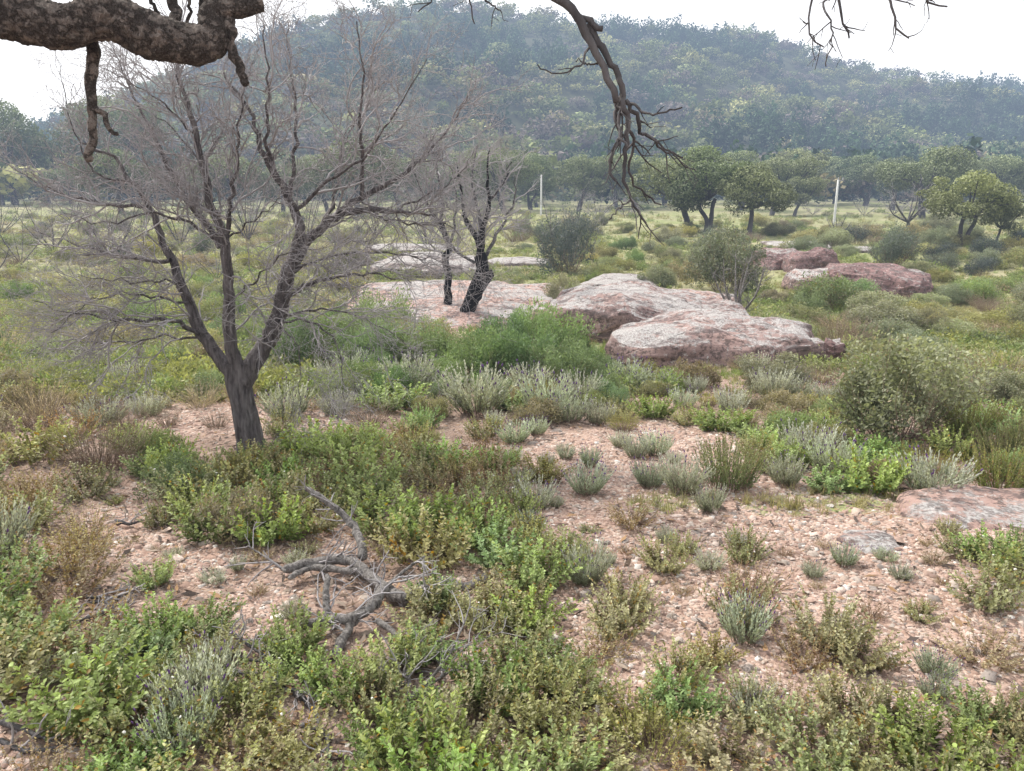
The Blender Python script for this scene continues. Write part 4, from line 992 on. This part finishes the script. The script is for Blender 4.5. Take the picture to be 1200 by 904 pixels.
# ------------------------------------------------------------------ ground cover stuff
def build_cover():
    r_ = np.random.default_rng(77)
    # grass tufts
    T = []
    for k in range(4):
        n = 26; a = r_.uniform(0, 6.28, n); le = r_.uniform(.1, .9, n); h = r_.uniform(.5, 1., n)
        b = np.stack([r_.normal(0, .22, n), r_.normal(0, .22, n), np.zeros(n)], 1)
        d = np.stack([np.cos(a)*np.sin(le), np.sin(a)*np.sin(le), np.cos(le)], 1); s = np.stack([-np.sin(a), np.cos(a), np.zeros(n)], 1)
        V = np.stack([b-s*.03, b+s*.03, b+d*h[:, None]*.6+s*.02, b+d*h[:, None]+np.array([0, 0, -.1])*le[:, None]], 1).reshape(-1, 3)
        T.append((V, np.arange(4*n).reshape(-1, 4), np.repeat(r_.uniform(.7, 1.3, n), 4)))
    n = 30000
    y = np.where(r_.uniform(0, 1, n) < .5, 3+r_.uniform(0, 1, n)*12, 1/r_.uniform(1/90, 1/12, n)); x = r_.uniform(-1, 1, n)*(y*.75)
    b, g, l = in_bare(x, y)
    ok = r_.uniform(0, 1, n) < np.clip(g*1.3-.1-.3*(y < 9), 0, 1)
    for (a, c, w, d, rz) in ROCKS:
        dx, dy = x-a, y-c; cc, ss = cos(-rz), sin(-rz); u, v = dx*cc-dy*ss, dx*ss+dy*cc
        ok &= ~((u/(w*1.0))**2+(v/(d*1.0))**2 < 1)
    x, y = x[ok], y[ok]; n = len(x)
    s = r_.uniform(.035, .09, n)*(1+y/14)
    patch = np.where(x < -.05*y, -.35, 0)+wob(x, y, .5, 3)+.8*wob(x, y, 1.7, 5)
    c = np.where((patch > .35)[:, None], np.array([.235, .29, .10]), np.array([.35, .33, .18]))
    c = np.where((patch < -.45)[:, None], np.array([.40, .35, .20]), c)*r_.uniform(.75, 1.2, n)[:, None]
    V, F, C = merge(T, np.stack([x, y, H(x, y)], 1), np.stack([s, s, s*r_.uniform(.7, 1.3, n)], 1), r_.uniform(0, 6.28, n), c, r_.integers(0, 4, n))
    tag(mesh_np("grass", V, F, M_LEAF, None, C), "short green and straw coloured grass between the shrubs", "grass", kind="stuff")
    print("GRASS", n)
    # low nameless scrub
    T = []
    for k in range(5):
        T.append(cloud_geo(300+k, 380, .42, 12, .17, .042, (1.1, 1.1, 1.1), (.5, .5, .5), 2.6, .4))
    n = 6200
    y = 1/r_.uniform(1/150, 1/9.5, n); x = r_.uniform(-1, 1, n)*(y*.76)
    b, g, l = in_bare(x, y)
    keep = (b < .4) & (wob(x, y, .16, 6)*0+np.where((x < -.1*y) & (y > 18), 9, 0)+wob(x, y, .16, 6)+.5*wob(x, y, .6, 2) > -.30+.2*smooth(20, 60, y))
    for (a, c, w, d, rz) in ROCKS:
        dx, dy = x-a, y-c; cc, ss = cos(-rz), sin(-rz); u, v = dx*cc-dy*ss, dx*ss+dy*cc
        keep &= ~((u/(w*1.15))**2+(v/(d*1.15))**2 < 1)
    x, y = x[keep], y[keep]; n = len(x)
    s = r_.uniform(.28, .75, n)*(1+y/55)
    pal = np.array([(.18, .20, .10), (.22, .225, .10), (.15, .185, .085), (.21, .205, .14), (.17, .185, .13), (.25, .215, .15)])
    c = 1.5*pal[(np.clip((wob(x, y, .25, 8)+1)*2.5+r_.normal(0, 1.2, n), 0, 5)).astype(int)]*r_.uniform(.8, 1.2, n)[:, None]
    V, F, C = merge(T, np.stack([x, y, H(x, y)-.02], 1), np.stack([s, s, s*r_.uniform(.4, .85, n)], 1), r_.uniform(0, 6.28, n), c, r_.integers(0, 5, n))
    tag(mesh_np("ground_cover", V, F, M_LEAF, None, C), "low mixed scrub covering the clearing and plain", "ground cover", kind="stuff")
    print("COVER", n, len(F))
build_cover()

# ------------------------------------------------------------------ trees of the valley
def oak_proto(seed, lean=0., tint=(.20, .225, .12), stems=1, nl=11000, wide=1., lsz=.043):
    """crown about 1 wide and trunk to 1 high, later scaled; returns meshes (trunk, crown)"""
    r_ = np.random.default_rng(seed)
    g = Geo(); lobes = []
    top = np.array([lean, 0, .34])
    for s_ in range(stems):
        o = (s_-(stems-1)/2)*.07
        P = resample([np.array([o*.3, 0, -.03]), np.array([o+lean*.25+r_.normal(0, .015), 0, .12]), np.array([o*1.5+lean*.75+r_.normal(0, .015), 0, .25]), top+np.array([o*2, 0, 0])], 12)
        g.tube(P, np.linspace(.035, .024, 12)/(1 if stems == 1 else 1.3), 8, .08)
    for k in range(7):
        a = k/7*2*pi+r_.uniform(-.3, .3); rr = r_.uniform(.22, .36)*wide
        e = top+np.array([cos(a)*rr, sin(a)*rr, r_.uniform(.02, .30)])
        P = resample([top, top*.6+e*.4+np.array([0, 0, -.02])+r_.normal(0, .02, 3), e], 8)
        g.tube(P, np.linspace(.018, .005, 8), 5, .06)
        lobes.append((*e, r_.uniform(.14, .20)*wide, r_.uniform(.14, .20)*wide, r_.uniform(.12, .17)))
        for q in range(3):
            e2 = e+np.array([r_.normal(0, .11), r_.normal(0, .11), r_.normal(.04, .07)])
            P2 = resample([P[4], (P[4]+e2)/2+r_.normal(0, .01, 3), e2], 5); g.tube(P2, np.linspace(.007, .002, 5), 4)
            lobes.append((*e2, r_.uniform(.07, .13), r_.uniform(.07, .13), r_.uniform(.05, .09)))
    for q in range(4):
        e = top+np.array([r_.normal(0, .12), r_.normal(0, .12), r_.uniform(.28, .42)]); lobes.append((*e, .17, .17, .13))
        g.tube(resample([top, (top+e)/2+r_.normal(0, .02, 3), e], 6), np.linspace(.014, .004, 6), 4)
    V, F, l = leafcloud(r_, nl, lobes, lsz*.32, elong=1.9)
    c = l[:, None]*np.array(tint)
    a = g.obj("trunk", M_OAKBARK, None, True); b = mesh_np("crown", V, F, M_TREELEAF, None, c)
    COL.objects.unlink(a); COL.objects.unlink(b)
    return a, b
OAKS = [oak_proto(1), oak_proto(2, .12), oak_proto(3, 0, (.19, .22, .12), 2), oak_proto(4, -.1, (.21, .23, .12)), oak_proto(5, .05, (.25, .27, .135), 2, 13000, 1.05)]
def oak(px, py, wpx, hpx, var, label, group=None, dist=None, name="cork_oak"):
    x, y, z = G(px, py)
    if dist: y = dist; x = (px-600)/FPX*(y*.985); z = float(H(x, y))
    u = (y*.97+.9)/FPX
    o = empty(name, (x, y, z), random.uniform(-.4, .4)+(pi if random.random() < .5 and var in (0, 2) else 0))
    o.scale = (wpx*u/.95, wpx*u/.95, hpx*u/.87)
    for p in OAKS[var]:
        c = p.copy(); c.name = p.name.split('.')[0]; COL.objects.link(c); c.parent = o
    tag(o, label, "tree", group); PLACED.append((x, y, wpx*u*.2))
    return o
GO = "cork oaks on the plain"
oak(878, 276, 92, 82, 0, "dense dark oak, rightmost of the central trio below the hill", GO)
oak(828, 272, 110, 96, 2, "tallest oak in the middle of the central trio", GO)
oak(808, 270, 115, 84, 3, "oak with leaning dark trunk, leftmost of the central trio", GO)
oak(1127, 288, 102, 84, 4, "lone rounded oak with sunlit olive crown at right", GO)
oak(1166, 288, 44, 50, 1, "small oak close beside the lone sunlit oak", GO)
oak(930, 254, 56, 48, 1, "small oak left of the white pole", GO)
oak(622, 246, 66, 62, 2, "oak behind the left pole", GO)
oak(18, 240, 110, 118, 0, "tall dark oak at the left edge against the sky", GO)
oak(160, 240, 120, 122, 3, "oak behind the bare tree's left limbs", GO)
random.seed(99)
row = []
for i, px in enumerate(np.concatenate([np.linspace(560, 1235, 19), np.linspace(-40, 520, 13)])):
    d = random.uniform(85, 140); px = px+random.uniform(-12, 12)
    row.append((px, d))
for i, (px, d) in enumerate(row):
    s = random.uniform(6.5, 9.5)/d*FPX
    oak(px, 0, s*1.15, s*random.uniform(.8, 1.), random.choice([0, 1, 2, 3, 0]), None, "oaks in the far row at the foot of the hill", dist=d)
    bpy.context.scene.objects  # noqa
ROWT = [o for o in COL.objects if o.get("group") == "oaks in the far row at the foot of the hill"]

def bare_small(px, py, wpx, hpx, label, seed, name="bare_tree", mat=M_TWIG, group=None, trunk=.05, low=.25, spread=1., dense=1., tm=None, dist=None):
    r_ = np.random.default_rng(seed)
    x, y, z = G(px, py)
    if dist: y = dist; x = (px-600)/FPX*(y*.985); z = float(H(x, y))
    u = (y*.97+.9)/FPX; w = wpx*u; h = hpx*u
    t = empty(name, (x, y, z)); tag(t, label, "tree" if name.endswith("tree") else "shrub", group)
    g = Geo(); tw = Geo()
    nst = 5
    c = np.array([0, 0, h*low])
    if low > .05:
        g.tube(resample([np.array([0, 0, -.05*h]), np.array([.02*h, 0, h*low*.5]), c], 6), np.linspace(trunk*h, trunk*h*.8, 6), 7, .06)
    for k in range(nst+2):
        a = k/(nst+2)*2*pi+r_.uniform(-.3, .3); e = np.array([cos(a)*w*.42*r_.uniform(.6, 1.1), sin(a)*w*.42*r_.uniform(.6, 1.1), h*r_.uniform(.6, 1.)])
        P = resample([c*.95 if low > .05 else np.array([cos(a)*.02, sin(a)*.02, 0]), c*.5+e*.5+np.array([cos(a), sin(a), 0])*w*.06*spread+r_.normal(0, .03*h, 3), e], 10)
        Rr = np.linspace(trunk*h*.6, trunk*h*.08, 10); g.tube(P, Rr, 5, .05)
        px_ = u*.8
        spawn(tw, P, Rr, 0, r_, [(12/h*dense, h*.28, max(trunk*h*.16, px_*.22), 45, 5, 3, .02), (18/h*dense, h*.14, max(trunk*h*.08, px_*.16), 48, 3, 3, 0)])
    g.obj("trunk" if low > .05 else "stems", tm or M_OAKBARK, t, True); tw.obj("twigs", mat, t)
    PLACED.append((x, y, w*.3)); return t
bare_small(1062, 276, 76, 62, "leafless wide forked tree between the pole and the lone oak", 1, trunk=.035)
bare_small(982, 277, 40, 26, "small leafless shrub in front of the white pole's foot", 2, name="bare_shrub", low=.1)
bare_small(862, 385, 92, 92, "grey dead shrub with spiky leafless branches between the boulders", 3, name="dead_shrub", mat=M_DRIFT, tm=M_DRIFT, trunk=.035, low=.12)
bare_small(668, 318, 92, 92, "purplish leafless shrub rising behind the dark bush", 4, name="bare_shrub", low=.02, trunk=.018, dense=1.4)
bare_small(1148, 468, 62, 54, "pale dry leafless shrub near the right edge", 5, name="dead_shrub", mat=M_DRIFT, tm=M_DRIFT, low=.02, trunk=.02)
bare_small(398, 492, 50, 42, "small grey leafless shrub right of the bare tree", 6, name="dead_shrub", low=.02, trunk=.02)
GB = "leafless thickets on the plain"
for i, (px, py, w, h, d) in enumerate([(-20, 0, 100, 60, 30), (90, 0, 90, 50, 26), (250, 0, 90, 55, 30), (330, 0, 80, 50, 33), (400, 0, 80, 55, 40), (160, 0, 90, 55, 50), (470, 0, 90, 60, 60), (0, 0, 90, 60, 55), (290, 0, 90, 60, 62), (90, 0, 90, 60, 68), (420, 0, 90, 50, 75), (700, 255, 70, 38, 80), (735, 255, 60, 30, 85), (1010, 252, 60, 26, 90), (1045, 250, 60, 28, 92), (1085, 250, 50, 24, 95), (500, 260, 80, 90, 45), (440, 262, 80, 70, 55),
                                      (60, 262, 110, 80, 42), (130, 268, 110, 90, 38), (20, 275, 90, 70, 35), (210, 262, 90, 80, 45), (290, 262, 90, 85, 48), (360, 262, 90, 80, 50), (1220, 258, 50, 40, 80), (950, 250, 50, 22, 95)]):
    bare_small(px, py, w, h, None, 20+i, name="bare_shrub", low=.02, trunk=.015, group=GB, dense=1.2, dist=d)
THK = [o for o in COL.objects if o.get("group") == GB]

# poles
def pole(px, py, hpx, label, cross):
    x, y, z = G(px, py); u = (y*.97+.9)/FPX; h = hpx*u
    t = empty("utility_pole", (x, y, z)); tag(t, label, "pole", "utility poles on the plain")
    g = Geo(); g.tube([[0, 0, -.1], [0, 0, h*.5], [0, 0, h], [0, 0, h+.01]], [.11, .10, .08, .005], 10); g.obj("shaft", M_POLE, t, True)
    g = Geo(); g.tube([[-.05, 0, h*.97], [.45, 0, h*.99], [.46, 0, h*.99]], [.04, .04, .001], 5); g.tube([[.40, 0, h*.98], [.40, 0, h*1.05], [.40, 0, h*1.051]], [.05, .05, .001], 6)
    g.tube([[0, 0, h*.99], [0, 0, h*1.06], [0, 0, h*1.061]], [.05, .04, .001], 6)
    if cross: g.obj("crossarm", M_METAL, t)
pole(977, 265, 52, "white pole with small crossarm standing right of the central oaks", True)
pole(634, 253, 46, "thin white pole at the left, beside the oak behind the burnt trees", False)

# ------------------------------------------------------------------ fallen dead wood
def deadwood(name, label, parts, seed, cat="dead branch", mat=M_DRIFT, group=None, cfg=None):
    r_ = np.random.default_rng(seed)
    p0 = parts[0][0][0]; x, y, z = G(*p0[:2])
    base = np.array([x, y, z]); t = empty(name, base); tag(t, label, cat, group)
    for pts, r0, r1, lift0, lift1, nm in parts:
        # lift: height above ground in metres at start and end of the stretch; ground point under the pixel shifts accordingly
        P = []
        n = len(pts)
        for i, (a, b) in enumerate(pts):
            lf = lift0+(lift1-lift0)*i/(n-1)
            d = ray(a, b); yy = _ys[:1500]; xs = d[0]/d[1]*yy; zs = CAMZ+d[2]/d[1]*yy
            k = np.argmax(zs < H(xs, yy)+lf); P.append([xs[k], yy[k], zs[k]])
        P = resample(P, 6+4*n); P[1:-1] += r_.normal(0, r0*.10, (len(P)-2, 3))
        Rr = np.linspace(r0, r1, len(P))*(1+r_.normal(0, .03, len(P)))
        P = np.vstack([P[0]-(P[1]-P[0])*.05, P, P[-1]+(P[-1]-P[-2])*.05]); Rr = np.concatenate([[.001], Rr, [.001]])
        g = Geo()
        if r0 > .012:
            P = resample(P, 70); Rr = np.interp(np.linspace(0, 1, 70), np.linspace(0, 1, len(Rr)), Rr); Rr[0] = Rr[-1] = .001; g.gnarl(P-base, Rr, 18, .13, 60.)
        else: g.tube(P-base, Rr, 5, .05)
        o = g.obj(nm, mat, t, True)
        if cfg:
            tw = Geo(); spawn(tw, (P-base)[1:-1], Rr[1:-1], 0, r_, cfg); tw.obj("twigs", M_TWIG, o)
    return t
cf = [(16, .24, .006, 50, 6, 4, .02), (14, .11, .003, 50, 4, 3, .02)]
deadwood("fallen_branch", "big grey weathered dead branch with a raised curved arm on the ground", [
    ([(425, 658), (424, 640), (415, 618), (398, 600), (380, 586), (357, 571)], .028, .016, .06, .42, "branch"),
    ([(330, 668), (365, 660), (410, 657), (440, 682), (470, 700), (495, 702)], .026, .030, .10, .05, "branch"),
    ([(338, 678), (365, 666), (400, 668), (430, 672)], .015, .022, .07, .08, "branch"),
    ([(335, 670), (310, 652), (290, 640)], .010, .004, .10, .16, "branch"),
    ([(350, 735), (380, 728), (415, 724), (440, 705), (452, 684)], .024, .026, .05, .14, "branch"),
    ([(384, 728), (382, 700), (384, 672)], .019, .013, .05, .22, "branch"),
    ([(392, 775), (396, 760), (410, 735), (420, 722)], .024, .018, .0, .08, "branch"),
    ([(450, 690), (475, 668), (498, 652)], .012, .006, .10, .22, "branch"),
    ([(440, 725), (465, 745), (480, 765), (478, 800)], .014, .008, .08, .05, "branch"),
    ([(470, 702), (490, 690), (500, 688)], .018, .012, .08, .14, "branch")], 1, cfg=cf)
deadwood("dead_twig_spray", "spray of thin grey twigs lying right of the big fallen branch", [
    ([(478, 822), (505, 795), (525, 770), (540, 740), (551, 710)], .009, .003, .02, .26, "stem"),
    ([(478, 822), (515, 795), (550, 778), (600, 784)], .008, .003, .02, .08, "stem"),
    ([(465, 815), (480, 770), (500, 745)], .007, .003, .02, .16, "stem"),
    ([(520, 790), (545, 760), (590, 740)], .005, .002, .06, .14, "stem"),
    ([(480, 745), (520, 752), (560, 748)], .005, .002, .06, .12, "stem")], 2, "dead twigs", cfg=cf)
deadwood("fallen_log", "grey bark log half hidden by rockroses right of the fallen branch", [([(488, 690), (520, 682), (545, 688), (572, 676)], .028, .022, .02, .03, "branch")], 3)
for i, pts in enumerate([[(250, 728), (275, 745), (312, 770)], [(255, 760), (285, 772), (315, 776)], [(262, 785), (300, 790), (320, 775)], [(85, 715), (120, 705), (148, 725)], [(100, 700), (135, 700), (160, 690)], [(0, 845), (35, 858), (62, 870)],
                         [(0, 868), (30, 880), (70, 876)], [(135, 610), (150, 614), (170, 610)], [(300, 820), (330, 808), (370, 815)], [(350, 850), (380, 860), (385, 890)], [(70, 735), (110, 722), (140, 715)], [(345, 810), (365, 830), (375, 850)]]):
    LB = ["crooked dead stick just left of the fallen branch, upper of three", "crooked dead stick left of the fallen branch, middle of three", "crooked dead stick left of the fallen branch, lowest of three",
          "thicker dead stick in the brush pile at left", "upper dead stick of the brush pile at left", "dead stick on gravel at the bottom left corner, upper of two", "dead stick on gravel at the bottom left corner, lower of two",
          "short dark stick on bare soil left of the bare tree", "dead stick below the fallen branch among rockroses", "dark dead stick near the bottom edge, left of centre", "lower dead stick of the brush pile at left", "short dead stick pointing down below the fallen branch"][i]
    deadwood("dead_stick", LB, [(pts, random.uniform(.010, .016), .006, .02, .04, "branch")], 40+i, "stick", M_OAKBARK, "dead sticks on the ground", cfg=cf)

# ------------------------------------------------------------------ labels that single things out
NUM = ["zero", "one", "two", "three", "four", "five", "six", "seven", "eight", "nine", "ten", "eleven", "twelve", "thirteen", "fourteen", "fifteen", "sixteen", "seventeen", "eighteen", "nineteen", "twenty"]
ORD = ["", "first", "second", "third", "fourth", "fifth", "sixth", "seventh", "eighth", "ninth", "tenth", "eleventh", "twelfth", "thirteenth", "fourteenth", "fifteenth"]
def uniq(groups):
    for lab, it in groups.items():
        it.sort(key=lambda e: e[1]); n = len(it)
        for i, (o, px) in enumerate(it):
            if n == 1: s = lab
            elif i == 0: s = f"{lab}, leftmost of {NUM[min(n, 20)]}"
            elif i == n-1: s = f"{lab}, rightmost of {NUM[min(n, 20)]}"
            elif i < 15: s = f"{lab}, {ORD[i+1]} from left"
            else: s = f"{lab}, {ORD[min(n-i, 15)]} from right"
            o["label"] = s
gr = {}
for o, txt, px, py, w, kind, label in ITEMS:
    if label: o["label"] = label; continue
    nm, lx, ly = min(LAND, key=lambda l: math.hypot(px-l[1], (py-l[2])*1.6))
    dx, dy = px-lx, (py-ly)*1.6
    side = ("right of" if dx > 0 else "left of") if abs(dx) > abs(dy) else ("in front of" if dy > 0 else "behind")
    lim = {'lavender': .32, 'green_bush': 1.2, 'grey_bush': 1.3, 'dark_bush': 1.4, 'scrub': 1.}.get(kind, .42)
    sz = "small" if w < lim*.85 else ("large" if w > lim*1.25 else "")
    gr.setdefault(" ".join(f"{sz} {txt} {side} {nm}".split()), []).append((o, px))
uniq(gr)
g2 = {}
for o in ROWT+THK:
    x, y, z = o.location; px, py, d = project(x, y, z); px = float(px)
    nm, lx, ly = min([("the white pole", 978, 0), ("the lone oak", 1128, 0), ("the central oaks", 840, 0), ("the left pole", 634, 0), ("the bare tree's crown", 290, 0)], key=lambda l: abs(px-l[1]))
    t = "distant oak" if o.name.startswith("cork") else "purplish leafless thicket"
    side = "left of" if px < lx-40 else ("right of" if px > lx+40 else "behind")
    g2.setdefault(f"{t} {side} {nm}", []).append((o, px))
uniq(g2)

# ------------------------------------------------------------------ light
w = bpy.data.worlds.new("World"); S.world = w; w.use_nodes = True
nt = w.node_tree; nt.nodes.clear()
SE, SAZ = R_(48), R_(-50)    # elevation, azimuth measured from +Y towards +X
sky = nt.nodes.new("ShaderNodeTexSky"); sky.sky_type = 'NISHITA'; sky.sun_disc = False
sky.sun_elevation = SE; sky.sun_rotation = SAZ; sky.air_density = 1.; sky.dust_density = 6.; sky.ozone_density = 1.
hs = nt.nodes.new("ShaderNodeHueSaturation"); hs.inputs["Saturation"].default_value = .28
mxn = nt.nodes.new("ShaderNodeMix"); mxn.data_type = 'RGBA'; mxn.inputs[0].default_value = .8; mxn.inputs[7].default_value = (10.6, 10.8, 11.2, 1)   # thin white overcast
bg = nt.nodes.new("ShaderNodeBackground"); bg.inputs[1].default_value = .14
wo = nt.nodes.new("ShaderNodeOutputWorld")
nt.links.new(sky.outputs[0], hs.inputs["Color"]); nt.links.new(hs.outputs[0], mxn.inputs[6]); nt.links.new(mxn.outputs[2], bg.inputs[0]); nt.links.new(bg.outputs[0], wo.inputs[0])
sd = bpy.data.lights.new("sun", 'SUN'); sd.energy = 5.0; sd.angle = R_(3); sd.color = (1, .95, .87)
so = bpy.data.objects.new("sun", sd); COL.objects.link(so)
v = Vector((sin(SAZ)*cos(SE), cos(SAZ)*cos(SE), sin(SE)))
so.rotation_euler = v.to_track_quat('Z', 'Y').to_euler(); so.location = (-20, 20, 30)

S.view_settings.view_transform = 'Standard'; S.view_settings.look = 'None'; S.view_settings.exposure = 0
S.cycles.max_bounces = 4; S.cycles.diffuse_bounces = 2; S.cycles.transmission_bounces = 3; S.cycles.transparent_max_bounces = 4
S.cycles.use_denoising = True; S.cycles.use_adaptive_sampling = True; S.cycles.adaptive_threshold = .035; S.cycles.adaptive_min_samples = 16
S.render.film_transparent = False
